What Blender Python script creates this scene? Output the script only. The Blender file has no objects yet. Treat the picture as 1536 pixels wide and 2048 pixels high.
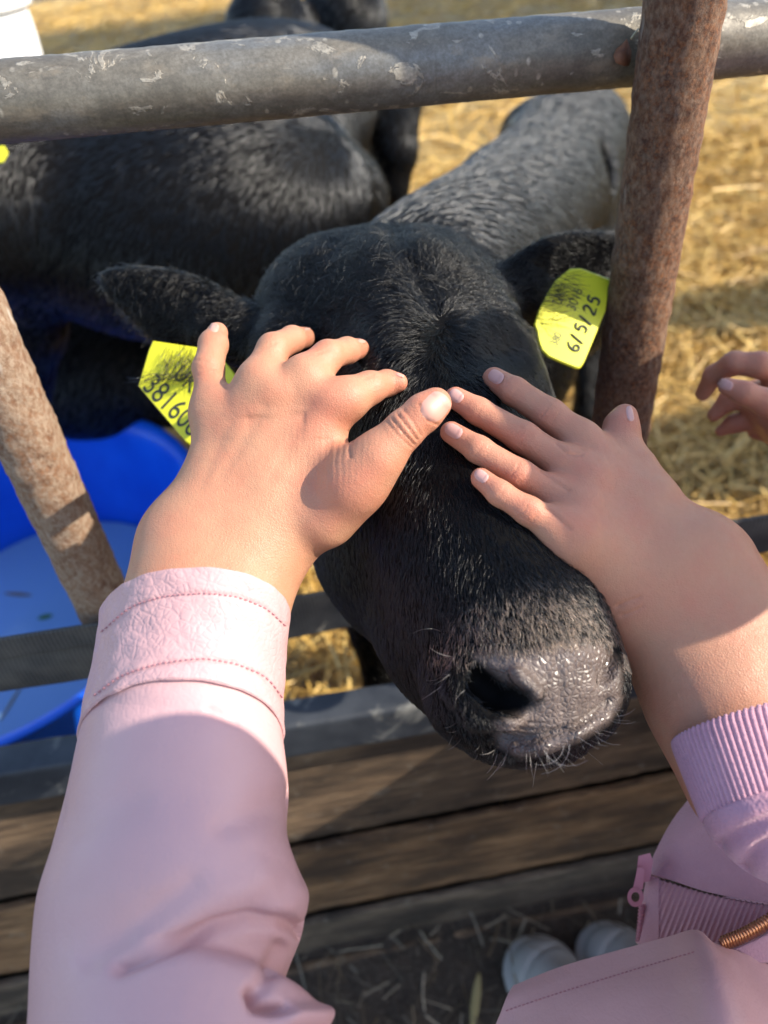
import bpy, math, random
import numpy as np
from mathutils import Vector, Matrix
from mathutils.bvhtree import BVHTree

random.seed(7); rng = np.random.default_rng(11)
scene = bpy.context.scene
COL = scene.collection

# ------------------------------------------------------------------ camera
F = 1540.0                 # focal length in photo pixels (1536 x 2048)
CH = 1.22                  # lens height above the ground
GY = 0.455                 # the gate stands this far in front of the lens
_dn = np.array([184 / F, -1791 / F, 1.0]); _dn /= np.linalg.norm(_dn)
_zc = -_dn
_xc = np.array([0.985, 0.145, 0.089]); _xc -= _zc * _xc.dot(_zc); _xc /= np.linalg.norm(_xc)
_yc = np.cross(_zc, _xc); _yc = -_yc if _yc[2] < 0 else _yc
RW = np.array([_xc, _yc, _zc])          # rows: world axes seen in (right, up, forward)
CAM = np.array([0, 0, CH])

def P(px, py, d):
    return RW @ np.array([(px - 768) / F * d, (1024 - py) / F * d, d]) + CAM

def ray(px, py):
    v = RW @ np.array([(px - 768) / F, (1024 - py) / F, 1.0])
    return v

def GP(px, py, y=GY):       # point of that ray on the upright plane Y = y
    v = ray(px, py); return CAM + v * (y / v[1])

def FP(px, py, z=0.0):      # point of that ray on the level Z = z
    v = ray(px, py); return CAM + v * ((z - CH) / v[2])

def cam2w(V): return np.asarray(V) @ RW.T + CAM
def w2cam(V): return (np.asarray(V) - CAM) @ RW
def topx(V):
    c = w2cam(V); return np.stack([c[:, 0] / c[:, 2] * F + 768, 1024 - c[:, 1] / c[:, 2] * F], 1), c[:, 2]

cd = bpy.data.cameras.new('Camera'); cam = bpy.data.objects.new('Camera', cd); COL.objects.link(cam)
scene.camera = cam
_R = np.eye(4); _R[:3, 0] = RW[:, 0]; _R[:3, 1] = RW[:, 1]; _R[:3, 2] = -RW[:, 2]; _R[:3, 3] = CAM
cam.matrix_world = Matrix(_R.tolist())
cd.sensor_fit = 'HORIZONTAL'; cd.sensor_width = 24.0; cd.lens = 24.0 * F / 1536
cd.clip_start = 0.02; cd.clip_end = 200
cd.dof.use_dof = True; cd.dof.focus_distance = 0.365; cd.dof.aperture_fstop = cd.lens / 4.2
cd.dof.aperture_blades = 0

# ------------------------------------------------------------------ light
SUN_EL, SUN_AZ = math.radians(36), math.radians(73)      # azimuth: to the right of straight behind the lens
SDIR = np.array([math.sin(SUN_AZ) * math.cos(SUN_EL), -math.cos(SUN_AZ) * math.cos(SUN_EL), math.sin(SUN_EL)])
w = bpy.data.worlds.new('World'); scene.world = w; w.use_nodes = True
nt = w.node_tree; sky = nt.nodes.new('ShaderNodeTexSky'); sky.sky_type = 'NISHITA'; sky.sun_disc = False
sky.sun_elevation = SUN_EL; sky.sun_rotation = math.atan2(SDIR[0], SDIR[1])
nt.links.new(sky.outputs[0], nt.nodes['Background'].inputs[0]); nt.nodes['Background'].inputs[1].default_value = 0.15
sl = bpy.data.lights.new('Sun', 'SUN'); sl.energy = 3.2; sl.angle = math.radians(0.53); sl.color = (1, 0.91, 0.77)
so = bpy.data.objects.new('Sun', sl); COL.objects.link(so)
so.rotation_euler = Vector((-SDIR).tolist()).to_track_quat('-Z', 'Y').to_euler(); so.location = (2, -3, 4)
scene.view_settings.view_transform = 'Standard'; scene.view_settings.look = 'None'
scene.view_settings.exposure = 1.32; scene.view_settings.gamma = 1.0
scene.cycles.max_bounces = 8; scene.cycles.use_denoising = True

# ------------------------------------------------------------------ materials
class M:
    def __init__(s, name):
        s.m = bpy.data.materials.new(name); s.m.use_nodes = True
        s.t = s.m.node_tree; s.b = s.t.nodes['Principled BSDF']; s.coord = None
    def n(s, typ, **kw):
        x = s.t.nodes.new(typ)
        for k, v in kw.items(): setattr(x, k, v)
        return x
    def l(s, a, b): s.t.links.new(a, b)
    def vec(s, scale=(1, 1, 1), rot=(0, 0, 0)):
        if s.coord is None: s.coord = s.n('ShaderNodeTexCoord')
        mp = s.n('ShaderNodeMapping'); mp.inputs['Scale'].default_value = scale; mp.inputs['Rotation'].default_value = rot
        s.l(s.coord.outputs['Object'], mp.inputs['Vector']); return mp.outputs[0]
    def noise(s, scale, detail=4, rough=.55, vec=None, dist=0.0):
        x = s.n('ShaderNodeTexNoise'); x.inputs['Scale'].default_value = scale; x.inputs['Detail'].default_value = detail
        x.inputs['Roughness'].default_value = rough; x.inputs['Distortion'].default_value = dist
        s.l(vec if vec is not None else s.vec(), x.inputs['Vector']); return x.outputs['Fac']
    def voro(s, scale, feature='F1', vec=None, rnd=1.0):
        x = s.n('ShaderNodeTexVoronoi', feature=feature); x.inputs['Scale'].default_value = scale
        x.inputs['Randomness'].default_value = rnd
        s.l(vec if vec is not None else s.vec(), x.inputs['Vector']); return x.outputs['Distance']
    def ramp(s, fac, stops):
        r = s.n('ShaderNodeValToRGB'); e = r.color_ramp.elements
        while len(e) < len(stops): e.new(0.5)
        for q, (p, c) in zip(e, stops):
            q.position = p; q.color = (*c, 1) if not isinstance(c, (int, float)) else (c, c, c, 1)
        s.l(fac, r.inputs[0]); return r.outputs[0]
    def mix(s, fac, a, b, mode='MIX'):
        x = s.n('ShaderNodeMix', data_type='RGBA', blend_type=mode)
        for v, i in ((fac, 0), (a, 6), (b, 7)):
            if isinstance(v, (int, float)): x.inputs[i].default_value = v if i == 0 else (v, v, v, 1)
            elif isinstance(v, tuple): x.inputs[i].default_value = (*v, 1)
            else: s.l(v, x.inputs[i])
        return x.outputs[2]
    def math(s, op, a, b=0.5):
        x = s.n('ShaderNodeMath', operation=op)
        for v, i in ((a, 0), (b, 1)):
            if isinstance(v, (int, float)): x.inputs[i].default_value = v
            else: s.l(v, x.inputs[i])
        return x.outputs[0]
    def attr(s, name):
        x = s.n('ShaderNodeAttribute'); x.attribute_name = name; return x.outputs['Fac']
    def col(s, v):
        if isinstance(v, tuple): s.b.inputs['Base Color'].default_value = (*v, 1)
        else: s.l(v, s.b.inputs['Base Color'])
    def set(s, **kw):
        for k, v in kw.items():
            i = s.b.inputs[k.replace('_', ' ')]
            if isinstance(v, (int, float, tuple)): i.default_value = v
            else: s.l(v, i)
    def bump(s, h, strength=.5, dist=.001):
        x = s.n('ShaderNodeBump'); x.inputs['Strength'].default_value = strength; x.inputs['Distance'].default_value = dist
        s.l(h, x.inputs['Height'])
        if s.b.inputs['Normal'].is_linked: s.l(s.b.inputs['Normal'].links[0].from_socket, x.inputs['Normal'])
        s.l(x.outputs[0], s.b.inputs['Normal'])

def simple(name, c, rough=.6, **kw):
    m = M(name); m.col(c); m.set(Roughness=rough, **kw); return m.m

def skin_mat(name, base, red):
    m = M(name)
    n1 = m.noise(38, 5); n2 = m.noise(420, 3)
    a = m.attr('red')
    f = m.math('ADD', m.math('MULTIPLY', m.math('ADD', m.ramp(n1, [(.38, 0.), (.72, 1.)]), m.ramp(m.noise(95, 4), [(.45, 0.), (.75, .7)])), .40), a)
    c = m.mix(m.math('MINIMUM', f, 1.0), base, red)
    c = m.mix(m.ramp(n2, [(.35, .12), (.65, 0.)]), c, tuple(x * .72 for x in base))
    m.col(c); m.set(Roughness=m.ramp(m.noise(160, 3), [(.3, .42), (.7, .58)]), Subsurface_Weight=.14,
                    Subsurface_Radius=(.0035, .0013, .0008), Subsurface_Scale=1.0)
    m.b.inputs['Specular IOR Level'].default_value = .42
    v = m.voro(900, 'DISTANCE_TO_EDGE', m.vec((1, 1.0, 1)))
    m.bump(m.ramp(v, [(0, 0.), (.25, 1.)]), .3, .0003)
    m.bump(m.noise(700, 5, .65), .35, .0005); m.bump(m.noise(140, 4), .25, .0014)
    return m.m

def fur_mat(name, col, rough=.32, rr=.5, ior=1.5):
    m = bpy.data.materials.new(name); m.use_nodes = True; t = m.node_tree
    t.nodes.remove(t.nodes['Principled BSDF'])
    h = t.nodes.new('ShaderNodeBsdfHairPrincipled'); h.parametrization = 'COLOR'
    h.inputs['Color'].default_value = (*col, 1); h.inputs['Roughness'].default_value = rough
    h.inputs['Radial Roughness'].default_value = rr; h.inputs['Random Roughness'].default_value = .2
    h.inputs['IOR'].default_value = ior
    t.links.new(h.outputs[0], t.nodes['Material Output'].inputs[0]); return m

def rust_mat(name, seed, pale):
    m = M(name); v = m.vec(); base = m.noise(85, 8, .7, v); fine = m.noise(420, 6, .7, v)
    c = m.ramp(base, [(.3, (.034, .013, .006)), (.48, (.075, .028, .011)), (.6, (.12, .054, .024)), (.75, (.18, .11, .062))] if pale < .5 else [(.3, (.11, .048, .024)), (.45, (.20, .105, .058)), (.6, (.27, .17, .105)), (.75, (.33, .235, .165))])
    c = m.mix(m.math('MULTIPLY', m.ramp(fine, [(.46, 0.), (.68, .7)]), m.ramp(m.noise(24, 4), [(.42, .15), (.62, 1.)])), c, (.30, .10, .022))
    c = m.mix(m.math('MULTIPLY', m.ramp(m.noise(300, 7, .72, m.vec((1, 1, .7))), [(.42, 0.), (.62, 1.)]), pale), c, (.36, .27, .19))
    drip = m.voro(70, 'F1', m.vec((1, 1, .28)))
    c = m.mix(m.math('MULTIPLY', m.ramp(drip, [(.06, .8), (.15, 0.)]), pale), c, (.5, .45, .38))
    m.col(c); m.set(Roughness=.85)
    m.bump(m.noise(600, 6, .75, v), .8, .0012); m.bump(base, .6, .0022); m.bump(m.ramp(drip, [(.1, 1.), (.22, 0.)]), .5, .0008)
    return m.m

def galv_mat():
    m = M('galvanised_steel'); v = m.vec((.5, 1, 1)); b = m.noise(26, 7, .65, v); f = m.noise(600, 4, .6)
    c = m.ramp(b, [(.3, (.14, .13, .115)), (.5, (.22, .21, .185)), (.7, (.31, .30, .275))])
    c = m.mix(m.ramp(m.noise(30, 3, .5, m.vec((.25, 1, 1))), [(.48, 0.), (.62, .6)]), c, (.19, .225, .27))
    sp = m.noise(52, 5, .62, m.vec((.7, 1, 1), (0, .3, .6)), 1.1)
    spf = m.ramp(sp, [(.60, 0.), (.62, 1.)])
    c = m.mix(m.math('MULTIPLY', spf, .75), c, (.52, .50, .45))
    vd = m.voro(85, 'F1', m.vec((1, 1, .6)))
    c = m.mix(m.ramp(vd, [(.1, .8), (.16, 0.)]), c, (.55, .53, .48))
    st = m.noise(16, 4, .6, m.vec((2.2, .5, .5)), .6)
    c = m.mix(m.ramp(st, [(.62, 0.), (.70, .6)]), c, (.07, .06, .05))
    c = m.mix(m.ramp(f, [(.4, .3), (.6, 0.)]), c, (.08, .075, .065))
    c = m.mix(m.ramp(m.noise(210, 8, .78, m.vec((.8, 1, 1))), [(.40, .5), (.58, 0.)]), c, (.085, .078, .068)); c = m.mix(m.ramp(m.noise(75, 6, .7, m.vec((.5, 1, 1))), [(.55, 0.), (.7, .45)]), c, (.36, .31, .24))
    c = m.mix(1.0, c, (.92, .86, .76), 'MULTIPLY'); m.col(c); m.set(Roughness=.5, Metallic=.3)
    m.bump(f, .4, .0004); m.bump(spf, .5, .0006); m.bump(b, .2, .001)
    return m.m

def wood_mat(name, c0, c1, c2):
    m = M(name); v = m.vec((1.6, 12, 22)); g = m.noise(7, 8, .68, v, .8); big = m.noise(5, 4, .6, m.vec((1, 2, 3)))
    c = m.ramp(g, [(.28, c0), (.5, c1), (.72, c2)])
    c = m.mix(m.ramp(big, [(.42, 0.), (.62, .8)]), c, tuple(x * .45 for x in c0))
    c = m.mix(m.ramp(m.noise(60, 5, .6), [(.6, 0.), (.75, .45)]), c, (.30, .26, .2))
    crk = m.noise(4, 6, .7, m.vec((.9, 10, 34)), .5)
    c = m.mix(m.ramp(crk, [(.30, 1.), (.38, 0.)]), c, (.012, .009, .007))
    m.col(c); m.set(Roughness=.8); m.bump(g, .7, .004); m.bump(crk, .7, .006); m.bump(m.noise(300, 4), .3, .001)
    return m.m

def leather_mat(name, k):
    m = M(name); n = m.noise(14, 3)
    m.col(m.ramp(n, [(.3, (.52, .305, .30)), (.7, (.58, .35, .345))]))
    e = m.voro(330, 'DISTANCE_TO_EDGE'); e2 = m.voro(150, 'DISTANCE_TO_EDGE', m.vec((1, 1, 1), (.4, .2, .1)))
    amt = m.ramp(m.noise(22, 3), [(.32, .3), (.62, 1.)])
    h = m.math('MULTIPLY', m.math('ADD', m.ramp(e, [(0, 0.), (.22, 1.)]), m.ramp(e2, [(0, 0.), (.12, 1.)])), amt)
    m.bump(h, .26 * k, .0008); m.bump(m.noise(500, 4), .14, .0004); m.bump(m.noise(45, 4), .3, .003)
    m.set(Roughness=m.ramp(m.noise(90, 3), [(.3, .40), (.7, .52)])); m.b.inputs['Specular IOR Level'].default_value = .26
    return m.m

# ------------------------------------------------------------------ object helpers
def thing(name, label, cat, loc=(0, 0, 0), group=None, kind=None):
    o = bpy.data.objects.new(name, None); COL.objects.link(o); o.location = tuple(float(q) for q in loc)
    o.empty_display_size = .05
    return tag(o, label, cat, group, kind)
def tag(o, label=None, cat=None, group=None, kind=None):
    if label: o['label'] = label
    if cat: o['category'] = cat
    if group: o['group'] = group
    if kind: o['kind'] = kind
    return o
def adopt(o, parent):
    if parent is None: return o
    w_ = Vector((0, 0, 0)); p = parent
    while p is not None: w_ += p.location; p = p.parent
    o.parent = parent; o.location = o.location - w_
    return o
def mesh_obj(name, V, Fc, mat, parent=None, smooth=True):
    me = bpy.data.meshes.new(name); V = np.asarray(V, dtype=np.float64)
    if isinstance(Fc, np.ndarray):
        k = Fc.shape[1]; me.vertices.add(len(V)); me.vertices.foreach_set('co', V.astype(np.float32).ravel())
        me.loops.add(Fc.size); me.loops.foreach_set('vertex_index', Fc.astype(np.int32).ravel())
        me.polygons.add(len(Fc)); me.polygons.foreach_set('loop_start', np.arange(0, Fc.size, k, dtype=np.int32))
        me.update(calc_edges=True); me.validate()
    else:
        me.from_pydata(V.tolist(), [], [list(map(int, f)) for f in Fc]); me.update()
    if smooth: me.polygons.foreach_set('use_smooth', np.ones(len(me.polygons), dtype=bool))
    o = bpy.data.objects.new(name, me); COL.objects.link(o)
    if mat is not None:
        for m_ in (mat if isinstance(mat, (list, tuple)) else [mat]): me.materials.append(m_)
    return adopt(o, parent)
def fattr(o, name, vals):
    a = o.data.attributes.new(name, 'FLOAT', 'POINT'); a.data.foreach_set('value', np.asarray(vals, dtype=np.float32))
def merge(parts):
    V, Q, k = [], [], 0
    for v, f in parts:
        v = np.asarray(v); V.append(v); Q += [[i + k for i in q] for q in (f.tolist() if isinstance(f, np.ndarray) else f)]; k += len(v)
    return np.concatenate(V), Q

# ------------------------------------------------------------------ signed-distance modelling
class SDF:
    """a scalar field on a grid in (right, up, forward) metres; blended shapes, then one surface"""
    def __init__(s, lo, hi, h):
        s.lo = np.array(lo, float); s.h = h; s.n = np.ceil((np.array(hi) - s.lo) / h).astype(int) + 1
        s.f = np.full(s.n, 1.0, np.float32)
    def _box(s, lo, hi):
        a = np.clip(np.floor((lo - s.lo) / s.h).astype(int), 0, s.n); b = np.clip(np.ceil((hi - s.lo) / s.h).astype(int) + 1, 0, s.n)
        if np.any(b <= a): return None, None
        sl_ = tuple(slice(i, j) for i, j in zip(a, b))
        X = [(s.lo[i] + s.h * np.arange(a[i], b[i], dtype=np.float32)).astype(np.float32) for i in range(3)]
        return sl_, (X[0][:, None, None], X[1][None, :, None], X[2][None, None, :])
    def _put(s, sl_, d, k, sub):
        f = s.f[sl_]
        if sub:
            d = -d; h = np.clip(.5 - .5 * (d - f) / k, 0, 1); s.f[sl_] = f * h + d * (1 - h) + k * h * (1 - h) if False else np.maximum(f, d) + np.maximum(k - np.abs(f - d), 0) ** 2 / (4 * k)
        else:
            s.f[sl_] = np.minimum(f, d) - np.maximum(k - np.abs(f - d), 0) ** 2 / (4 * k)
    def cap(s, a, b, ra, rb, k=.004, sub=False):
        a = np.array(a, float); b = np.array(b, float); m = max(ra, rb) + k * 2.6 + s.h * 3
        sl_, X = s._box(np.minimum(a, b) - m, np.maximum(a, b) + m)
        if sl_ is None: return
        ab = b - a; L = ab.dot(ab) + 1e-12
        t = np.clip(((X[0] - a[0]) * ab[0] + (X[1] - a[1]) * ab[1] + (X[2] - a[2]) * ab[2]) / L, 0, 1)
        d = np.sqrt((X[0] - a[0] - t * ab[0]) ** 2 + (X[1] - a[1] - t * ab[1]) ** 2 + (X[2] - a[2] - t * ab[2]) ** 2) - (ra + (rb - ra) * t)
        s._put(sl_, d.astype(np.float32), k, sub)
    def ell(s, c, r, axes=None, k=.004, sub=False):
        c = np.array(c, float); r = np.array(r, float); A = np.eye(3) if axes is None else np.array(axes, float)
        m = r.max() + k * 2.6 + s.h * 3; sl_, X = s._box(c - m, c + m)
        if sl_ is None: return
        D = [X[i] - c[i] for i in range(3)]
        q = [(D[0] * A[i][0] + D[1] * A[i][1] + D[2] * A[i][2]) for i in range(3)]
        k0 = np.sqrt(sum((q[i] / r[i]) ** 2 for i in range(3))); k1 = np.sqrt(sum((q[i] / r[i] ** 2) ** 2 for i in range(3))) + 1e-9
        s._put(sl_, (k0 * (k0 - 1) / k1).astype(np.float32), k, sub)
    def chain(s, pts, k=.004, sub=False):       # pts: (x,y,z,r)
        for a, b in zip(pts[:-1], pts[1:]): s.cap(a[:3], b[:3], a[3], b[3], k, sub)
    def surface(s, smooth=2):
        f = s.f; ins = f < 0; n = f.shape
        c = np.zeros(tuple(i - 1 for i in n), np.int8)
        for dx in (0, 1):
            for dy in (0, 1):
                for dz in (0, 1): c += ins[dx:n[0] - 1 + dx, dy:n[1] - 1 + dy, dz:n[2] - 1 + dz]
        act = (c > 0) & (c < 8); ijk = np.argwhere(act); idx = np.full(act.shape, -1, np.int32); idx[act] = np.arange(len(ijk))
        S = np.zeros((len(ijk), 3)); W = np.zeros(len(ijk))
        cor = [(x, y, z) for x in (0, 1) for y in (0, 1) for z in (0, 1)]
        val = {q: f[ijk[:, 0] + q[0], ijk[:, 1] + q[1], ijk[:, 2] + q[2]] for q in cor}
        for q in cor:
            for ax in range(3):
                if q[ax]: continue
                p = list(q); p[ax] = 1; p = tuple(p); a, b = val[q], val[p]; cr = (a < 0) != (b < 0)
                t = np.where(cr, a / np.where(cr, a - b, 1), 0); pos = np.array(q, float)[None].repeat(len(ijk), 0); pos[:, ax] = t
                S[cr] += pos[cr]; W[cr] += 1
        V = (ijk + S / W[:, None]) * s.h + s.lo
        Q = []
        for ax in range(3):
            u, v = [(1, 2), (2, 0), (0, 1)][ax]
            a = np.take(ins, range(n[ax] - 1), ax); b = np.take(ins, range(1, n[ax]), ax); e = np.argwhere(a != b)
            e = e[(e[:, u] > 0) & (e[:, v] > 0) & (e[:, u] < n[u] - 1) & (e[:, v] < n[v] - 1)]
            flip = ins[e[:, 0], e[:, 1], e[:, 2]]
            def at(du, dv):
                g = e.copy(); g[:, u] -= du; g[:, v] -= dv; return idx[g[:, 0], g[:, 1], g[:, 2]]
            q = np.stack([at(1, 1), at(0, 1), at(0, 0), at(1, 0)], 1); q[~flip] = q[~flip][:, ::-1]; Q.append(q)
        Q = np.concatenate(Q); V = lap(V, Q, smooth); return V, Q

def orient(V, Q):                       # faces outward
    c = V.mean(0); a, b, d = V[Q[:, 0]] - c, V[Q[:, 1]] - c, V[Q[:, 2]] - c
    return Q if (np.cross(a, b) * d).sum() > 0 else Q[:, ::-1].copy()

def lap(V, Q, it, lam=.6):
    E = np.concatenate([Q[:, [i, (i + 1) % Q.shape[1]]] for i in range(Q.shape[1])]); n = len(V)
    for _ in range(it):
        S = np.stack([np.bincount(E[:, 0], V[E[:, 1], i], n) + np.bincount(E[:, 1], V[E[:, 0], i], n) for i in range(3)], 1)
        c = np.bincount(E[:, 0], minlength=n) + np.bincount(E[:, 1], minlength=n); c = np.maximum(c, 1)
        V = V + lam * (S / c[:, None] - V)
    return V

def vnormals(V, Q):
    nrm = np.cross(V[Q[:, 2]] - V[Q[:, 0]], V[Q[:, 3]] - V[Q[:, 1]]) if Q.shape[1] == 4 else np.cross(V[Q[:, 1]] - V[Q[:, 0]], V[Q[:, 2]] - V[Q[:, 0]])
    out = np.zeros_like(V)
    for i in range(3):
        for j in range(Q.shape[1]): out[:, i] += np.bincount(Q[:, j], nrm[:, i], len(V))
    return out / (np.linalg.norm(out, axis=1)[:, None] + 1e-12)

def C(px, py, d): return np.array([(px - 768) / F * d, (1024 - py) / F * d, d])       # camera-frame point
def J(px, py, d, r): return (*C(px, py, d), r / F * d)                                # joint with a radius given in photo pixels

def seg_dist(p, line):                  # distance of points (n,2) to a polyline
    best = np.full(len(p), 1e9)
    for a, b in zip(line[:-1], line[1:]):
        a = np.array(a, float); b = np.array(b, float); ab = b - a
        t = np.clip(((p - a) @ ab) / (ab @ ab + 1e-9), 0, 1); best = np.minimum(best, np.linalg.norm(p - a - t[:, None] * ab, axis=1))
    return best

def crease(Vw, Q, items):               # press shallow folds (pixel polyline, width, depth m) into a surface
    Nn = vnormals(Vw, Q); px, dd = topx(Vw); view = Vw - CAM; face = (Nn * view).sum(1) < 0
    for line, wd, amt in items:
        lo = np.min(line, 0) - wd * 4; hi = np.max(line, 0) + wd * 4
        m = face & (px[:, 0] > lo[0]) & (px[:, 0] < hi[0]) & (px[:, 1] > lo[1]) & (px[:, 1] < hi[1])
        if not m.any(): continue
        e = np.array([line[0], line[-1]], float); dist = seg_dist(px[m], line)
        fall = np.exp(-(dist / wd) ** 2)
        Vw[m] -= Nn[m] * (amt * fall)[:, None]
    return Vw

def poly_sd(p, poly):                   # signed distance to polygon, negative inside
    poly = [tuple(q) for q in poly]; d = seg_dist(p, poly + [poly[0]]); ins = np.zeros(len(p), bool)
    for (x0, y0), (x1, y1) in zip(poly, poly[1:] + poly[:1]):
        c = ((y0 > p[:, 1]) != (y1 > p[:, 1])) & (p[:, 0] < (x1 - x0) * (p[:, 1] - y0) / ((y1 - y0) if y1 != y0 else 1e-9) + x0)
        ins ^= c
    return np.where(ins, -d, d)

def bvh_of(V, Q): return BVHTree.FromPolygons([tuple(v) for v in V.tolist()], Q.tolist())
def hit(bvh, px, py):
    v = Vector(ray(px, py).tolist()).normalized(); r = bvh.ray_cast(Vector(CAM.tolist()), v)
    return (np.array(r[0]), np.array(r[1])) if r[0] is not None else (None, None)

def curves_obj(name, pts, rad, mat, parent=None):       # pts (n,m,3), rad (n,m)
    n, m = pts.shape[:2]; hc = bpy.data.hair_curves.new(name); hc.add_curves([m] * n)
    hc.position_data.foreach_set('vector', pts.astype(np.float32).ravel())
    a = hc.attributes.get('radius') or hc.attributes.new('radius', 'FLOAT', 'POINT')
    a.data.foreach_set('value', rad.astype(np.float32).ravel())
    o = bpy.data.objects.new(name, hc); COL.objects.link(o); hc.materials.append(mat); return adopt(o, parent)

def sample(V, Q, n, weight=None):
    T = np.concatenate([Q[:, [0, 1, 2]], Q[:, [0, 2, 3]]]); A = np.linalg.norm(np.cross(V[T[:, 1]] - V[T[:, 0]], V[T[:, 2]] - V[T[:, 0]]), axis=1)
    if weight is not None: A = A * weight[T].mean(1)
    t = T[rng.choice(len(T), n, p=A / A.sum())]; r1 = np.sqrt(rng.random(n)); r2 = rng.random(n)
    B = np.stack([1 - r1, r1 * (1 - r2), r1 * r2], 1); Nn = vnormals(V, Q)
    return (V[t] * B[:, :, None]).sum(1), (Nn[t] * B[:, :, None]).sum(1), t, B

def grow(Pn, Nn, flow, length, lift, curl, seg=4, r0=.0002, taper=.25, droop=0.0):
    """hairs from roots: follow the flow over the skin, rise by lift, wander by curl"""
    n = len(Pn); Nn = Nn / (np.linalg.norm(Nn, axis=1)[:, None] + 1e-9)
    T = flow - (flow * Nn).sum(1)[:, None] * Nn; T /= np.linalg.norm(T, axis=1)[:, None] + 1e-9
    B = np.cross(Nn, T); ang = rng.normal(0, 1, n)[:, None] * curl[:, None]
    D = T * np.cos(ang) + B * np.sin(ang); lf = (lift * rng.uniform(.6, 1.4, n))[:, None]
    out = np.zeros((n, seg + 1, 3)); out[:, 0] = Pn - Nn * .0006; bend = rng.normal(0, .6, n)[:, None] * curl[:, None]
    for i in range(1, seg + 1):
        u = i / seg; dirn = D + B * bend * (u - .3) * 2 + Nn * lf * (1.15 - 1.1 * u); dirn[:, 2] -= droop * u
        dirn /= np.linalg.norm(dirn, axis=1)[:, None]; out[:, i] = out[:, i - 1] + dirn * (length / seg)[:, None]
    rad = np.linspace(1, taper, seg + 1)[None] * (r0 * rng.uniform(.7, 1.3, n))[:, None]
    return out, rad

def cr(ctrl, n):                        # Catmull-Rom along axis 0
    c = np.asarray(ctrl, float); m = len(c); t = np.linspace(0, m - 1, n); i = np.minimum(t.astype(int), m - 2); u = t - i
    g = lambda j: c[np.clip(j, 0, m - 1)]
    p0, p1, p2, p3 = g(i - 1), g(i), g(i + 1), g(i + 2); u = u.reshape((-1,) + (1,) * (c.ndim - 1))
    p0 = np.where((i == 0).reshape(u.shape), 2 * p1 - p2, p0); p3 = np.where((i == m - 2).reshape(u.shape), 2 * p2 - p1, p3)
    return .5 * (2 * p1 + (p2 - p0) * u + (2 * p0 - 5 * p1 + 4 * p2 - p3) * u ** 2 + (3 * p1 - p0 - 3 * p2 + p3) * u ** 3)

def gridfaces(a, b, wrap=False):
    i, j = np.meshgrid(np.arange(a - 1), np.arange(b if wrap else b - 1), indexing='ij'); j2 = (j + 1) % b
    return np.stack([i * b + j, i * b + j2, (i + 1) * b + j2, (i + 1) * b + j], -1).reshape(-1, 4)

def sheet(ctrl, n, m, thick):           # control net (rows, cols, 3) -> a two-sided cloth of real thickness
    c = np.array(ctrl, float); c = cr(c, n); c = np.swapaxes(cr(np.swapaxes(c, 0, 1), m), 0, 1)
    V = c.reshape(-1, 3); Q = gridfaces(n, m); return thicken(V, Q, n, m, thick)
def thicken(V, Q, n, m, thick):
    Nn = vnormals(V, Q); V2 = V - Nn * thick; k = len(V)
    b = [i * m for i in range(n)]; rim = []
    top = list(range(m)); right = [i * m + m - 1 for i in range(n)]; bot = [(n - 1) * m + j for j in range(m)][::-1]; left = [i * m for i in range(n)][::-1]
    loop = top + right[1:] + bot[1:] + left[1:]
    rim = np.array([[loop[i], loop[i + 1], loop[i + 1] + k, loop[i] + k] for i in range(len(loop) - 1)])[:, ::-1]
    return np.concatenate([V, V2]), np.concatenate([Q, Q[:, ::-1] + k, rim])

def tube(path, rad, seg=12, caps=True):
    p = np.asarray(path, float); n = len(p); rad = np.broadcast_to(np.asarray(rad, float), (n,)); V = []
    T = np.gradient(p, axis=0); T /= np.linalg.norm(T, axis=1)[:, None] + 1e-12
    u = np.cross(T[0], [0, 0, 1.0]); u = np.cross(T[0], [0, 1.0, 0]) if np.linalg.norm(u) < .1 else u
    for i in range(n):
        u = u - T[i] * u.dot(T[i]); u /= np.linalg.norm(u) + 1e-12; v = np.cross(T[i], u); a = np.linspace(0, 2 * np.pi, seg, endpoint=False)
        V.append(p[i] + rad[i] * (np.cos(a)[:, None] * u + np.sin(a)[:, None] * v))
    V = np.concatenate(V); Q = gridfaces(n, seg, True)
    Q = Q.tolist()
    if caps: Q += [list(range(seg))[::-1], list(range((n - 1) * seg, n * seg))]
    return V, Q

def vnoise(p, f, seed=0):               # cheap smooth noise
    r = np.random.default_rng(seed); s_ = np.zeros(len(p))
    for k in range(5):
        d = r.normal(size=3); d /= np.linalg.norm(d); s_ += np.sin(p @ d * f * (1 + .37 * k) * 6.28 + r.random() * 6.28)
    return s_ / 5

def blob(caps, h=.012, k=.05):          # rounded mass from capsules given in world metres relative to the lens (z from lens height)
    A = np.array([c[:3] for c in caps] + [c[3:6] for c in caps]) + CAM; m = max(max(c[6:8]) for c in caps) + .08
    s_ = SDF(A.min(0) - m, A.max(0) + m, h)
    for c in caps: s_.cap(np.array(c[:3]) + CAM, np.array(c[3:6]) + CAM, c[6], c[7], k)
    V, Q = s_.surface(2); return V, orient(V, Q)
def join(*p):
    k = 0; V, Q = [], []
    for v, q in p: V.append(v); Q.append(q + k); k += len(v)
    return np.concatenate(V), np.concatenate(Q)
_a, _e = SUN_AZ, SUN_EL
SR = np.array([math.cos(_a), math.sin(_a), 0]); SU = np.array([-math.sin(_a) * math.sin(_e), math.cos(_a) * math.sin(_e), math.cos(_e)])
def sq(u, v, s_): return tuple((u * SR + v * SU + s_ * SDIR).tolist())

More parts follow.
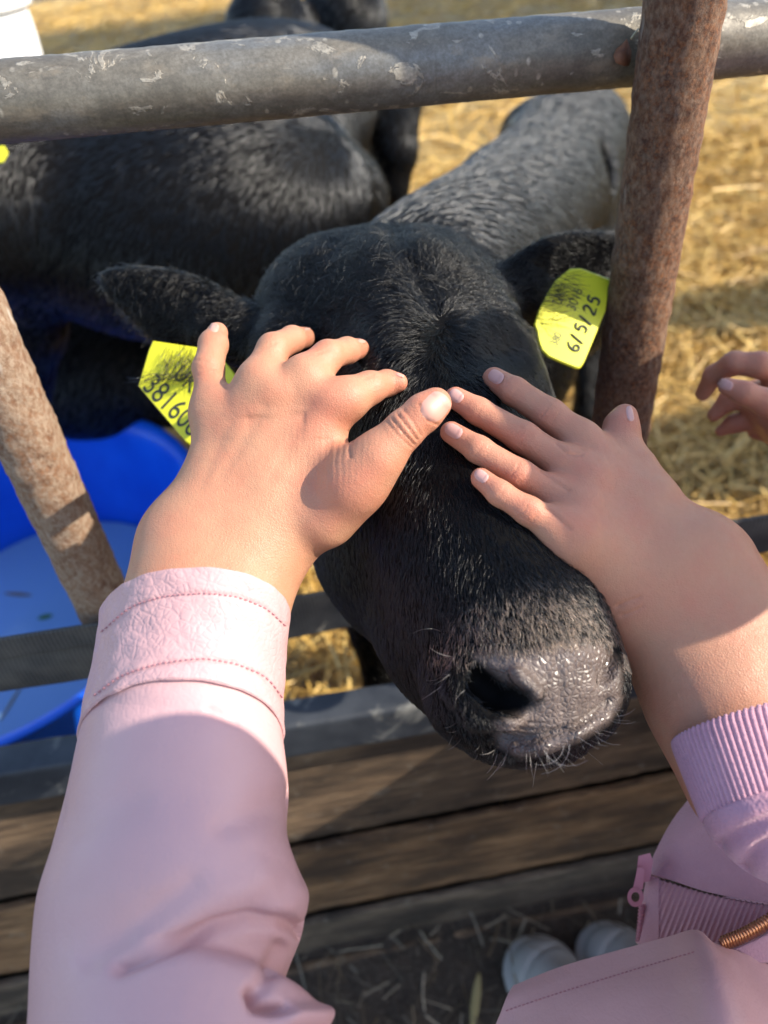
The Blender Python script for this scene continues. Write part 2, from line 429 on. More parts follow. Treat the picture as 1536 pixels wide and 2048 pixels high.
# ------------------------------------------------------------------ MATERIAL SET
MAT = dict(
    skin=skin_mat('fair_skin', (.47, .25, .145), (.52, .185, .11)),
    skin2=skin_mat('tanned_skin', (.49, .25, .15), (.52, .185, .115)),
    nail=simple('nail', (.58, .30, .23), .46), nail2=simple('nail_pale', (.56, .31, .265), .48),
    galv=galv_mat(), rust=rust_mat('rusty_steel', 0, .30), rust2=rust_mat('rusty_steel_pale', 1, .95),
    leather=leather_mat('pink_leather', .35), leather2=leather_mat('pink_leather_grained', 1.0), thread=simple('pink_thread', (.42, .19, .215), .7),
    fur=fur_mat('black_fur', (.003, .003, .003), .17, .28, 1.40), fur_bg=fur_mat('black_coat', (.003, .003, .003), .20, .30, 1.58),
    fuzz=fur_mat('brown_fuzz', (.11, .068, .047), .3), whisker=fur_mat('pale_whisker', (.32, .28, .25), .2),
    eye=simple('wet_eye', (.01, .008, .007), .05), tagm=simple('yellow_plastic', (.72, .70, .03), .38, Subsurface_Weight=.0),
    ink=simple('black_ink', (.03, .035, .03), .5), white=simple('white_plastic', (.8, .8, .8), .35),
)
def _hide():
    m = M('black_hide_and_muzzle'); a = m.attr('bare'); w_ = m.attr('wet')
    nz = m.noise(60, 4); sk = m.ramp(nz, [(.35, (.085, .063, .054)), (.65, (.155, .12, .105))])
    m.col(m.mix(a, (.004, .0038, .004), sk))
    m.set(Roughness=m.math('SUBTRACT', .60, m.math('MULTIPLY', w_, .36))); m.l(m.math('ADD', m.math('MULTIPLY', a, .45), .05), m.b.inputs['Specular IOR Level'])
    e = m.voro(430, 'DISTANCE_TO_EDGE', m.vec((1, 1, 1)), .9)
    m.bump(m.math('MULTIPLY', m.ramp(e, [(0, 0.), (.3, 1.)]), a), .5, .0009)
    m.bump(m.math('MULTIPLY', m.noise(500, 2), w_), .08, .0006)
    return m.m
MAT['hide'] = _hide()
MAT['wood'] = [wood_mat('weathered_board', (.05, .030, .018), (.17, .105, .057), (.40, .26, .145)),
               wood_mat('grey_board', (.05, .036, .025), (.16, .115, .075), (.33, .25, .165)),
               wood_mat('orange_board', (.06, .032, .016), (.23, .125, .055), (.48, .29, .145))]

# ================================================================== THE SETTING
def ground(name, z, x0, x1, y0, y1, n, amp, mat):
    xs, ys = np.meshgrid(np.linspace(x0, x1, n), np.linspace(y0, y1, n), indexing='ij')
    V = np.stack([xs, ys, np.full_like(xs, z)], -1).reshape(-1, 3)
    V[:, 2] += amp * (vnoise(V, 1.3, 3) + .6 * vnoise(V, 4.1, 4)); o = mesh_obj(name, V, gridfaces(n, n), mat)
    return tag(o, kind='structure')
g1 = M('trodden_mud'); nz = g1.noise(22, 8, .7)
g1.col(g1.mix(g1.ramp(g1.noise(160, 5), [(.5, 0.), (.68, .8)]), g1.ramp(nz, [(.3, (.034, .024, .017)), (.7, (.10, .07, .047))]), (.13, .10, .07)))
g1.set(Roughness=.85); g1.bump(nz, .9, .02); g1.bump(g1.noise(160, 5), .7, .006)
ground('ground', 0.0, -40, 40, -40, 40, 240, .012, g1.m)
PZ = 0.14
TZ = .43; _a, _b = FP(150, 818, TZ), FP(90, 1496, TZ); _yb = max(_b[1], .535)
cx = -.52; cy, rx, ry = (_a[1] + _yb) / 2, FP(400, 1080, TZ)[0] - cx, (_a[1] - _yb) / 2 / 1.03
g2 = M('straw_bedding'); v2 = g2.vec((1, 1, 1), (0, 0, .5))
g2.col(g2.ramp(g2.noise(40, 8, .75, g2.vec((3, 1, 1), (0, 0, .7)), 1.5), [(.3, (.15, .095, .03)), (.5, (.42, .28, .09)), (.72, (.64, .45, .17))]))
g2.set(Roughness=.7); g2.bump(g2.noise(60, 6, .7, None, 1.5), .8, .02)
ground('pen_floor', PZ, -6, 8, GY + .08, 12, 200, .02, g2.m)

def straw_mesh(n, area, z, lmin, lmax, wid, seed, tilt=.25, bias=1.0):
    r = np.random.default_rng(seed); x = r.uniform(area[0], area[1], n); y = area[2] + (area[3] - area[2]) * r.random(n) ** bias
    L = r.uniform(lmin, lmax, n); a = r.uniform(0, np.pi * 2, n); ti = r.normal(0, tilt, n); zz = z + r.random(n) ** 2 * .05
    T = np.stack([np.cos(a) * np.cos(ti), np.sin(a) * np.cos(ti), np.sin(ti)], 1); S = np.stack([-np.sin(a), np.cos(a), 0 * a], 1)
    U = np.cross(T, S); rl = r.uniform(0, np.pi, n)[:, None]; S2 = S * np.cos(rl) * 1 + U * np.sin(rl) * .6; U2 = np.cross(T, S2)
    zz = np.where(((x - cx) / (rx + .10)) ** 2 + ((y - cy) / (ry + .10)) ** 2 < 1, z - .14, zz); w_ = wid * r.uniform(.5, 1.3, n)[:, None]; c = np.stack([x, y, zz], 1); bend = r.normal(0, .06, n)[:, None]
    V = []
    for u in (-.5, -.17, .17, .5):
        q = c + T * (u * L)[:, None] + (S * bend * (1 - 4 * u * u)) * L[:, None] * .5
        V += [q - S2 * w_ * .5, q + U2 * w_ * .28, q + S2 * w_ * .5]
    V = np.stack(V, 1).reshape(-1, 3); o = (np.arange(n) * 12)[:, None]
    fs = []
    for i in range(3):
        for j in range(2): fs.append(np.array([[i * 3 + j, i * 3 + j + 1, i * 3 + j + 4, i * 3 + j + 3]]) + o)
    Q = np.concatenate(fs); return V, Q, np.repeat(r.random(n), 12)
def straw_mat(name, c0, c1, c2):
    m = M(name); a = m.attr('tone'); c = m.ramp(a, [(0, c0), (.5, c1), (1, c2)])
    m.col(m.mix(m.ramp(m.noise(30, 4), [(.4, .4), (.7, 0.)]), c, c0)); m.set(Roughness=.42); m.b.inputs['Specular IOR Level'].default_value = .55
    return m.m
sm = straw_mat('golden_straw', (.34, .19, .04), (.72, .46, .115), (.86, .62, .21))
V1, Q1, t1 = straw_mesh(38000, (-1.6, 2.6, GY + .12, 3.4), PZ + .02, .06, .22, .0050, 1, .22, 1.0)
V2, Q2, t2 = straw_mesh(16000, (-4.5, 6, 2.6, 11), PZ + .02, .12, .32, .010, 2, .2)
o = mesh_obj('straw', np.concatenate([V1, V2]), np.concatenate([Q1, Q2 + len(V1)]), sm, smooth=False); fattr(o, 'tone', np.concatenate([t1, t2]))
tag(o, 'loose golden straw bedding covering the pen floor', 'straw', kind='stuff')
V1, Q1, t1 = straw_mesh(1100, (-.75, .9, .02, GY + .0), .012, .012, .07, .0032, 5, .25)
o = mesh_obj('straw_litter', V1, Q1, straw_mat('dull_straw', (.12, .09, .055), (.2, .15, .09), (.42, .35, .24)), smooth=False); fattr(o, 'tone', t1 ** 2)
tag(o, 'scattered dull straw bits trodden into the dark mud', 'straw', kind='stuff')

# ================================================================== THE GATE
def pipe(name, a, b, r, mat, parent, seg=64, rows=120, rough=.0006, seed=0):
    V, Q = tube(np.linspace(a, b, rows), r, seg); ax = (b - a) / np.linalg.norm(b - a); rad = V - a - ((V - a) @ ax)[:, None] * ax
    rad /= np.linalg.norm(rad, axis=1)[:, None] + 1e-9
    V = V + rad * (rough * (vnoise(V, 30, seed) + .7 * vnoise(V, 80, seed + 1)))[:, None]
    return mesh_obj(name, V, Q, mat, parent)
gate = thing('cattle_gate', 'metal pen gate with grey top rail and two rusty uprights around the calf', 'gate', (0, GY, 0))
YR = GY + .0435
def line_y(pa, pb, y, ext=.6):
    a, b = GP(*pa, y), GP(*pb, y); d = (b - a); return a - d * ext, b + d * ext
a, b = line_y((0, 205), (1536, 73), YR, .5)
tr = pipe('top_rail', a, b, .0206, MAT['galv'], gate, rows=200, rough=.0003); tr['label'] = 'galvanised grey top rail spotted with droppings'
PR = .0212
def upright(pa, pb, top, bot, mat, seed, lab):
    a, b = GP(*pa, GY), GP(*pb, GY); d = (b - a) / (b[2] - a[2])
    q = pipe('upright', a + d * (top - a[2]), a + d * (bot - a[2]), PR, mat, gate, rows=160, rough=.0009, seed=seed); q['label'] = lab
upright((1366, 20), (1237, 880), 1.32, .60, MAT['rust'], 3, 'dark rusty upright right of the calf')
upright((66, 900), (228, 1250), 1.10, .60, MAT['rust2'], 9, 'pale flaking rusty upright beside the blue tub')
br = M('blue_black_steel'); nz = br.noise(18, 6, .65)
c = br.ramp(nz, [(.35, (.018, .022, .03)), (.7, (.05, .056, .066))]); c = br.mix(br.ramp(br.noise(14, 5, .6, None, 1), [(.58, 0.), (.68, .7)]), c, (.24, .235, .21))
br.col(c); br.set(Roughness=.55); br.bump(br.noise(400, 4), .3, .0006)
a, b = line_y((0, 1552), (1300, 1338), GY + .025, .5)
# a squared bar with rounded edges
def bar(name, a, b, hh, dd, mat, parent, seed=0, rows=60, rough=.0006, bev=.25, sag=None):
    a = np.array(a, float); b = np.array(b, float); ax = (b - a) / np.linalg.norm(b - a); Yv = np.array([0, 1.0, 0]); Zv = np.cross(ax, Yv); Zv /= np.linalg.norm(Zv); Yv = np.cross(Zv, ax)
    e = min(hh, dd) * bev; prof = []
    for sx, sz, st in ((1, 1, 0), (-1, 1, 90), (-1, -1, 180), (1, -1, 270)):
        for k in range(5):
            t = math.radians(st + k * 22.5); prof.append((sx * (dd - e) + e * math.cos(t), sz * (hh - e) + e * math.sin(t)))
    pr = []
    for i in range(len(prof)):
        p0, p1 = prof[i], prof[(i + 1) % len(prof)]; L = math.dist(p0, p1); k = max(1, int(L / .006))
        for j in range(k): pr.append((p0[0] + (p1[0] - p0[0]) * j / k, p0[1] + (p1[1] - p0[1]) * j / k))
    V = []
    for t in np.linspace(0, 1, rows):
        c_ = a + (b - a) * t + (sag(t) if sag else 0); V += [c_ + Yv * p[0] + Zv * p[1] for p in pr]
    V = np.array(V); n = len(pr); Q = gridfaces(rows, n, True).tolist() + [list(range(n))[::-1], list(range((rows - 1) * n, rows * n))]
    Nn = V - (a + ((V - a) @ ax)[:, None] * ax); Nn /= np.linalg.norm(Nn, axis=1)[:, None] + 1e-9
    V += Nn * (rough * (vnoise(V, 12, seed) + vnoise(V, 40, seed + 2)))[:, None]
    return mesh_obj(name, V, Q, mat, parent)
q = bar('bottom_rail', a, b, .0275, .018, br.m, gate, 4); q['label'] = 'blue black bottom rail above the boards'
# webbing strap
sw = M('grey_webbing'); wv = sw.n('ShaderNodeTexWave'); wv.inputs['Scale'].default_value = 95; wv.inputs['Distortion'].default_value = 1.2
sw.l(sw.vec((1, 1, 1)), wv.inputs['Vector']); nz = sw.noise(25, 5)
sw.col(sw.mix(sw.ramp(nz, [(.4, 0.), (.75, .6)]), sw.mix(wv.outputs['Fac'], (.028, .027, .028), (.07, .067, .062)), (.16, .15, .125))); sw.set(Roughness=.85)
sw.bump(wv.outputs['Fac'], .5, .0012); sw.bump(sw.noise(500, 3), .4, .0008)
strap = thing('webbing_strap', 'dark grey webbing strap stretched across the gate under the calf', 'strap', tuple(GP(640, 1240, GY - .04)))
y_s = GY - .028
def ribbon(name, tops, bots, y, thick=.0035, fold=.0):
    ctrl = []
    for i, (t, b_) in enumerate(zip(tops, bots)):
        yy = y[i] if isinstance(y, (list, tuple)) else y
        A_, B_ = GP(*t, yy), GP(*b_, yy); row = []
        for s_ in np.linspace(0, 1, 6): row.append(A_ + (B_ - A_) * s_ + np.array([0, fold * math.sin(s_ * 6.28 + i), 0]))
        ctrl.append(row)
    V, Q = sheet(ctrl, 160, 24, thick); return mesh_obj(name, V, Q, sw.m, strap)
ribbon('webbing', [(-160, 1322), (0, 1297), (185, 1262), (400, 1228), (580, 1196), (690, 1178), (900, 1142), (1150, 1100), (1390, 1058), (1536, 1034), (1700, 1006)],
       [(-160, 1412), (0, 1386), (185, 1358), (400, 1312), (580, 1276), (690, 1254), (900, 1220), (1150, 1175), (1390, 1134), (1536, 1104), (1700, 1075)],
       [y_s, y_s, y_s, y_s + .02, y_s + .05, y_s + .07, y_s + .085, y_s + .07, y_s + .03, y_s + .02, y_s], fold=.0012)
q = ribbon('webbing_overlap', [(-160, 1306), (0, 1281), (185, 1252), (300, 1232)], [(-160, 1342), (0, 1318), (185, 1288), (300, 1262)], [y_s - .005] * 4)
q['label'] = 'narrow doubled edge of the strap'

# boards of the fence below: each board a thing, leaning out towards the ground
rows_ = [((620, 1478), (620, 1678), 0), ((620, 1702), (620, 1826), 2), ((620, 1848), (620, 1915), 1), ((620, 1940), (620, 1998), 0)]
labs = ['wide dark brown board right under the bottom rail', 'orange brown weathered board, second below the rail', 'grey brown board, third below the rail', 'dark sill board lowest on the muddy ground']
YB = GY + .035
for i, ((ta, tb, mi), lb) in enumerate(zip(rows_, labs)):
    yb = YB - .012 * i if i < 3 else YB - .05
    A_, B_ = GP(*ta, yb), GP(*tb, yb); zc = (A_[2] + B_[2]) / 2; hh = (A_[2] - B_[2]) / 2
    tilt = (.004, -.003, .002, 0)[i]
    o = bar('fence_board', (-1.6, yb + .006, zc - tilt), (2.2, yb + .006, zc + tilt), hh, .006, MAT['wood'][mi], None, 20 + i, rows=260, rough=.0022, bev=.6)
    tag(o, lb, 'board', 'boards of the pen fence')

o = bar('gap_shade_board', (-1.6, YB + .032, .26), (2.2, YB + .032, .26), .25, .005, simple('gap_shade_black', (.02, .016, .013), .9), None, 33, rows=60, rough=.001)  # black backing added so the fence gaps look deep in shade
tag(o, 'added black board behind the fence gaps, standing in for their shade', 'board')

# dry leaf caught on the top rail
lf = M('dry_leaf'); lf.col(lf.ramp(lf.noise(90, 5), [(.35, (.10, .035, .015)), (.65, (.24, .095, .04))])); lf.set(Roughness=.7)
L0 = GP(1252, 108, GY + .018); pts = [(1254, 78), (1245, 88), (1233, 98), (1227, 112), (1232, 126), (1248, 132), (1258, 132), (1262, 120), (1262, 100)]
ctr = np.array(L0); ring = [GP(*p, GY + .019 + .004 * math.sin(i)) for i, p in enumerate(pts)]
V = [ctr] + ring + [ctr + [0, .0006, 0]] + [r_ + [0, .0006, 0] for r_ in ring]; n = len(ring)
fc = [[0, 1 + i, 1 + (i + 1) % n] for i in range(n)] + [[n + 1, n + 2 + (i + 1) % n, n + 2 + i] for i in range(n)] + [[1 + i, n + 2 + i, n + 2 + (i + 1) % n, 1 + (i + 1) % n] for i in range(n)]
leaf = mesh_obj('dry_leaf', V, fc, lf.m); tag(leaf, 'curled brown dry leaf caught on the top rail beside the right upright', 'leaf')
V, Q = tube([GP(1262, 78, GY + .019), GP(1270, 66, GY + .02), GP(1277, 58, GY + .022)], .0006, 6); mesh_obj('stalk', V, Q, simple('pale_stalk', (.4, .35, .22)), leaf)

# ================================================================== BLUE TUB
tub = thing('blue_tub', 'big blue plastic tub of water standing in the pen behind the left upright', 'tub', (-.45, .80, PZ))
bp = M('blue_plastic'); bp.col(bp.ramp(bp.noise(9, 4), [(.35, (.004, .10, .68)), (.7, (.008, .145, .80))])); bp.set(Roughness=.33)
bp.bump(bp.noise(200, 3), .06, .0006)
prof = [(1.0, -.275, .80), (1.0, -.27, .84), (1.0, -.02, .985), (1.0, -.004, 1.03), (1.0, .004, 1.035), (1.0, .006, 1.015), (1.0, .0, .985), (1.0, -.02, .955), (1.0, -.08, .925), (1.0, -.18, .86), (1.0, -.25, .81), (1.0, -.262, .5), (1.0, -.264, .01)]
prof = cr(np.array([(p[2], p[1]) for p in prof]), 90); a_ = np.linspace(0, 2 * np.pi, 120, endpoint=False)
V = np.array([[(cx + rx * s_ * math.cos(t)), (cy + ry * s_ * math.sin(t)), TZ + z] for s_, z in prof for t in a_]); mesh_obj('tub_shell', V, gridfaces(len(prof), 120, True), bp.m, tub)
wm = M('sky_tinted_water'); wm.col((.20, .37, .60)); wm.set(Roughness=.05, IOR=1.33); wm.bump(wm.noise(9, 2), .05, .004)  # pale blue base colour stands in for the sky mirrored in the water
WZ = TZ - .225
V = [[cx, cy, WZ]] + [[cx + rx * .83 * math.cos(t), cy + ry * .83 * math.sin(t), WZ] for t in a_]
mesh_obj('water_surface', V, [[0, 1 + i, 1 + (i + 1) % 120] for i in range(120)], wm.m, tub)
def bit(name, a, b, z, w_, col, label, cat):
    A_, B_ = FP(*a, z), FP(*b, z); d = B_ - A_; s_ = np.cross(d, [0, 0, 1.]); s_ /= np.linalg.norm(s_)
    ctrl = [[A_ + d * t + s_ * w_ * u * (.35 + 2.6 * t * (1 - t)) for u in (-1, 0, 1)] for t in (0, .33, .66, 1)]
    V, Q = sheet(ctrl, 12, 5, .0012); return tag(mesh_obj(name, V, Q, simple(name, col, .6)), label, cat)
bit('floating_straw', (10, 1186), (62, 1190), WZ + .002, .004, (.20, .15, .10), 'short brown straw stem floating in the blue tub', 'straw stem')
bit('green_leaf', (76, 1236), (104, 1230), WZ + .002, .006, (.05, .16, .02), 'small green leaf floating in the blue tub', 'leaf')
bit('floating_straw', (0, 1440), (42, 1372), WZ + .002, .0025, (.22, .22, .14), 'long pale straw stem floating near the front of the blue tub', 'straw stem')
bit('straw_stalk', (944, 2060), (958, 1945), .035, .006, (.34, .28, .12), 'single yellow straw stalk on the mud left of the white shoes', 'straw stalk')

# white container at the upper left
wb = thing('white_bucket', 'white plastic bucket standing on the straw at the top left', 'bucket', tuple(FP(-20, 40, PZ)))
c0 = P(-80, 84, 1.6); prof = cr(np.array([(.135, -.30), (.150, .04), (.163, .05), (.166, .09), (.160, .105), (.15, .09), (.14, -.1), (.01, -.25)]), 40)
V = np.array([[c0[0] + r_ * math.cos(t), c0[1] + r_ * math.sin(t), c0[2] + z] for r_, z in prof for t in a_]); mesh_obj('bucket_body', V, gridfaces(40, 120, True), MAT['white'], wb)

# ================================================================== THE CALF AT THE GATE
def calf_head():
    s = SDF((-.235, -.135, .265), (.235, .215, .68), .0014)
    K = .022
    e = lambda px, py, d, r, k=K: s.ell(C(px, py, d), np.array(r) / F * d, None, k)
    # braincase, brows, poll
    s.cap(J(690, 648, .535, 1)[:3], J(850, 652, .53, 1)[:3], .0590, .0560, K)
    s.ell(C(778, 562, .525), (.040, .028, .040), None, K)
    s.ell(C(850, 578, .52), (.028, .034, .032), None, .014)
    s.ell(C(602, 745, .49), (.033, .035, .033), None, K); s.ell(C(980, 742, .478), (.028, .036, .034), None, K)
    # face: forehead -> nasal bridge
    s.chain([J(800, 690, .505, 190), J(850, 860, .46, 205), J(915, 1030, .415, 195), J(978, 1180, .375, 182), J(1040, 1290, .352, 184)], K)
    s.chain([J(800, 640, .48, 110), J(862, 860, .418, 110), J(930, 1040, .374, 100), J(1030, 1220, .338, 100)], .03)
    # cheeks and jaw
    s.chain([J(760, 900, .52, 190), J(850, 1080, .465, 205), J(938, 1260, .405, 160), J(1012, 1390, .362, 122)], K)
    s.chain([J(985, 860, .49, 130), J(1020, 1060, .43, 125)], K)
    # muzzle
    s.ell(C(1054, 1335, .343), np.array((163, 116, 168)) / F * .34, None, .016)
    s.ell(C(960, 1395, .343), np.array((104, 92, 120)) / F * .34, None, .012)
    s.ell(C(1170, 1375, .338), np.array((74, 84, 95)) / F * .33, None, .012)
    s.ell(C(1075, 1425, .335), np.array((128, 70, 110)) / F * .33, None, .012)
    s.ell(C(1060, 1470, .350), np.array((122, 52, 100)) / F * .34, None, .008)      # chin
    s.chain([J(1020, 1498, .322, 16), J(1085, 1488, .313, 19), J(1150, 1466, .312, 20), J(1205, 1436, .320, 16)], .004)   # lip
    s.chain([J(1000, 1487, .318, 7), J(1080, 1466, .303, 6), J(1150, 1446, .302, 6), J(1214, 1410, .312, 7)], .006, True)
    # nostril wings then holes
    s.chain([J(935, 1325, .318, 26), J(922, 1375, .315, 26), J(952, 1425, .310, 24), J(1020, 1440, .305, 20)], .008)
    s.chain([J(1035, 1350, .298, 16), J(1072, 1385, .297, 16)], .008)
    s.chain([J(950, 1340, .312, 11), J(957, 1368, .312, 23), J(985, 1394, .310, 27), J(1022, 1405, .306, 25), J(1052, 1404, .304, 17)], .003, True)
    s.chain([J(965, 1360, .325, 24), J(1010, 1395, .332, 26), J(1045, 1390, .345, 20)], .003, True)
    s.chain([J(1222, 1300, .325, 15), J(1213, 1340, .318, 16), J(1200, 1362, .313, 11)], .003, True)
    s.chain([J(1222, 1310, .335, 16), J(1205, 1345, .34, 16)], .003, True)
    # eyes sockets (shaded, mostly under the hands)
    s.ell(C(585, 812, .475), (.012, .009, .012), None, .006, True); s.ell(C(1052, 800, .465), (.009, .009, .012), None, .006, True)
    # ears: flat cups
    def ear(root, tip, up, wid, th, hollow):
        a, b = np.array(root), np.array(tip); x = (b - a) / np.linalg.norm(b - a); y = up - x * x.dot(up); y /= np.linalg.norm(y); z = np.cross(x, y)
        L = np.linalg.norm(b - a); s.ell(a + (b - a) * .42, (L * .46, wid, th), (x, y, z), .012); s.ell(a + (b - a) * .70 - y * .004, (L * .36, wid * .56, th * .9), (x, y, z), .010)
        s.ell((a + b) / 2 + hollow * (th * .75) + x * .004, (L * .44, wid * .8, th * .62), (x, y, z), .004, True)
        s.cap(a - x * .012, a + x * .02, .020, .017, .014)
    ear(C(492, 672, .515), C(215, 572, .52), np.array([.15, -1, .25]), .026, .0068, np.array([0, -.35, .9]))
    ear(C(985, 610, .53), C(1235, 505, .555), np.array([.15, -.75, .55]), .031, .0075, np.array([.05, -.70, -.72]))
    # neck
    s.chain([J(800, 640, .60, 165), J(890, 580, .70, 170)], .03)
    return s
s = calf_head(); HV, HQ = s.surface(3); HW = cam2w(HV); HQ = orient(HW, HQ)
calf = thing('calf', 'black calf pushing its head through the gate under two hands', 'calf', (0.1, .9, PZ))
pxh, dh = topx(HW); Nh = vnormals(HW, HQ); toward = ((CAM - HW) * Nh).sum(1) > 0
bare_poly = [(948, 1312), (1000, 1302), (1050, 1306), (1110, 1290), (1170, 1282), (1215, 1290), (1240, 1345), (1244, 1400), (1212, 1446), (1120, 1500), (1040, 1516), (1000, 1490), (985, 1452), (1030, 1432), (1072, 1412), (1060, 1380), (1010, 1360)]
def bareness(px, d, toward):
    sd = poly_sd(px, bare_poly); b_ = np.clip(.5 - sd / 22, 0, 1) * (d < .40); return np.where(toward, b_, 0)
bare = bareness(pxh, dh, toward)
HW = crease(HW, HQ, [([(985, 1470), (1040, 1482), (1100, 1468), (1160, 1447), (1222, 1402)], 6, .0030), ([(1030, 1502), (1085, 1494), (1150, 1472), (1215, 1432)], 8, -.0016), ([(1110, 1300), (1122, 1370), (1128, 1440)], 7, .0007), ([(985, 1330), (1035, 1345), (1075, 1390)], 8, -.0012)])
HW = crease(HW, HQ, [([(800, 470), (838, 540), (880, 640)], 26, .0026), ([(850, 500), (930, 545), (1005, 605)], 30, -.0036), ([(640, 520), (570, 600), (540, 660)], 34, -.0030), ([(930, 700), (1020, 690)], 42, .0055), ([(740, 500), (770, 600), (800, 690)], 40, -.0018), ([(700, 640), (620, 700)], 40, .004)])
# rhinarium ridges
ridge = bare * (.00055 * np.sin(((pxh[:, 1] - 1470) + .25 * (pxh[:, 0] - 1050) + 14 * np.sin(pxh[:, 0] / 37)) / 12 * 2 * np.pi) * np.exp(-((pxh[:, 0] - 1070) / 95) ** 2 - ((pxh[:, 1] - 1452) / 38) ** 2))
HW = HW + Nh * ridge[:, None]
wet = np.clip(.5 - poly_sd(pxh, [(1040, 1290), (1230, 1270), (1245, 1345), (1100, 1345)]) / 30, 0, 1) + np.clip(.5 - poly_sd(pxh, [(1020, 1500), (1210, 1420), (1215, 1450), (1040, 1520)]) / 10, 0, 1)
wet = np.clip(wet, 0, 1) * bare * .55 + bare * .45

# torso in world axes (x right, y into the pen, z up)
def beast(pts, legs, lo, hi, h=.009, extra=()):
    s_ = SDF(lo, hi, h)
    s_.chain(cr(np.array(pts, float), 6 * len(pts)), .03)
    for q in extra: s_.ell(q[0], q[1], None, .03, len(q) > 2)
    for lg in legs: s_.chain(lg, .03)
    V_, Q_ = s_.surface(3); return V_, orient(V_, Q_)
def W(px, py, d, r): return (*P(px, py, d), r)
neck0, neck1 = W(815, 640, .62, .062), W(905, 560, .76, .076)
sh = W(1005, 478, .95, .088); mid = W(1085, 390, 1.20, .10); hip = W(1130, 315, 1.38, .10); rump = W(1150, 275, 1.46, .085)
def leg(x, y, top, r, fwd=.02): return [(x, y, top, r), (x + .005, y + fwd, top * .62, r * .55), (x, y - fwd * .5, top * .36, r * .42), (x, y, PZ + .05, r * .36), (x, y - .02, PZ + .015, r * .46)]
fl = GP(738, 1330, .68)
legs = [leg(fl[0] + .01, fl[1] + .02, .62, .055), leg(fl[0] + .19, fl[1] + .05, .62, .055), leg(hip[0] - .08, hip[1] + .02, .62, .075, .05), leg(hip[0] + .1, hip[1] + .02, .62, .075, .05)]
TV, TQ = beast([neck0, neck1, sh, mid, hip, rump], legs, (-.25, .45, 0), (.75, 1.85, 1.2), .009,
               [(np.array(sh[:3]) - [0, .02, .1], (.10, .12, .17)), (np.array(mid[:3]) - [0, 0, .12], (.125, .20, .15)), (P(1050, 262, 1.36), (.038, .045, .036)), (P(1195, 258, 1.38), (.036, .045, .036)), (P(1000, 322, 1.20), (.045, .06, .03), 1), (P(1120, 262, 1.24), (.022, .05, .026)), (P(1165, 330, 1.18), (.03, .075, .028), 1), (P(985, 400, 1.06), (.05, .09, .05)), (P(1120, 288, 1.30), (.018, .16, .026)), (P(930, 470, .86), (.035, .05, .035))])
bw = np.concatenate([HW, TV]); bq = np.concatenate([HQ, TQ + len(HW)])
body = mesh_obj('body', bw, bq, MAT['hide'], calf); fattr(body, 'bare', np.concatenate([bare, np.zeros(len(TV))])); fattr(body, 'wet', np.concatenate([wet, np.zeros(len(TV))]))
for p in (C(585, 812, .478), C(1052, 800, .468)):
    se = SDF(p - .016, p + .016, .001); se.ell(p, (.0115, .0095, .0115), None, .001); ev, eq = se.surface(1); ev = cam2w(ev); mesh_obj('eye', ev, orient(ev, eq), MAT['eye'], calf)
# coat
def head_fur(n):
    wgt = 1 - np.clip(bare * 1.6, 0, 1); nb = np.clip(1 - poly_sd(pxh, [(900, 1310), (950, 1260), (1200, 1220), (1260, 1300), (1260, 1440), (1050, 1560), (930, 1500)]) / -1, 0, 1)
    hole = (poly_sd(pxh, [(945, 1330), (935, 1365), (965, 1410), (1010, 1425), (1058, 1415), (1065, 1395), (1030, 1385), (990, 1362), (968, 1330)]) < 4) & (dh < .4)
    wgt = wgt * (1 + 1.2 * np.clip(1 - (np.hypot(pxh[:, 0] - 1060, pxh[:, 1] - 1250) - 90) / 60, 0, 1)) * np.where(hole, 0, 1) * np.where(HV[:, 2] > .60, .25, 1)
    p, nn, t, B = sample(HW, HQ, n, wgt); px, d = topx(p)
    W0 = np.array([885, 640]); q = px - W0; r_ = np.linalg.norm(q, axis=1)[:, None] + 1e-6; f2 = q / r_
    low = np.clip((px[:, 1] - 700) / 200, 0, 1)[:, None]; f2 = f2 * (1 - .75 * low) + np.array([.30, .95]) * .75 * low
    el = np.array([(px[:, 0] < 500) & (px[:, 1] < 830)])[0]; f2[el] = np.array([-.75, .55]); er = (px[:, 0] > 1010) & (px[:, 1] < 620); f2[er] = np.array([.9, -.25])
    fl_ = np.stack([f2[:, 0], -f2[:, 1], np.zeros(n)], 1) @ RW.T
    fore = np.clip(1 - np.abs(px[:, 1] - 560) / 210, 0, 1); muz = np.clip(1 - (np.hypot(px[:, 0] - 1070, px[:, 1] - 1380) - 150) / 160, 0, 1) * (d < .42)
    L = .0058 + .0062 * fore - .0014 * muz; L[el | er] = .0052; L *= rng.uniform(.6, 1.3, n)
    edge = (el | er) & (rng.random(n) < .12); L[edge] *= 1.9
    cl = .16 + .5 * fore + .15 * muz; clump = np.stack([vnoise(p, 46, 21), vnoise(p, 46, 22), vnoise(p, 46, 23)], 1)
    fl_ = fl_ + clump * (.18 + .75 * fore)[:, None]
    o_, rd = grow(p, nn, fl_, L, (.34 + .25 * fore + .2 * muz), cl, 4, .00019)
    return o_, rd, muz, px
o_, rd, muz, px_ = head_fur(230000)
isf = (rng.random(len(muz)) < np.clip((muz - .45) * 2.2, 0, .8)) & (px_[:, 1] < 1330)
curves_obj('fur', o_[~isf], rd[~isf], MAT['fur'], calf); curves_obj('muzzle_fuzz', o_[isf], rd[isf] * .9, MAT['fuzz'], calf)
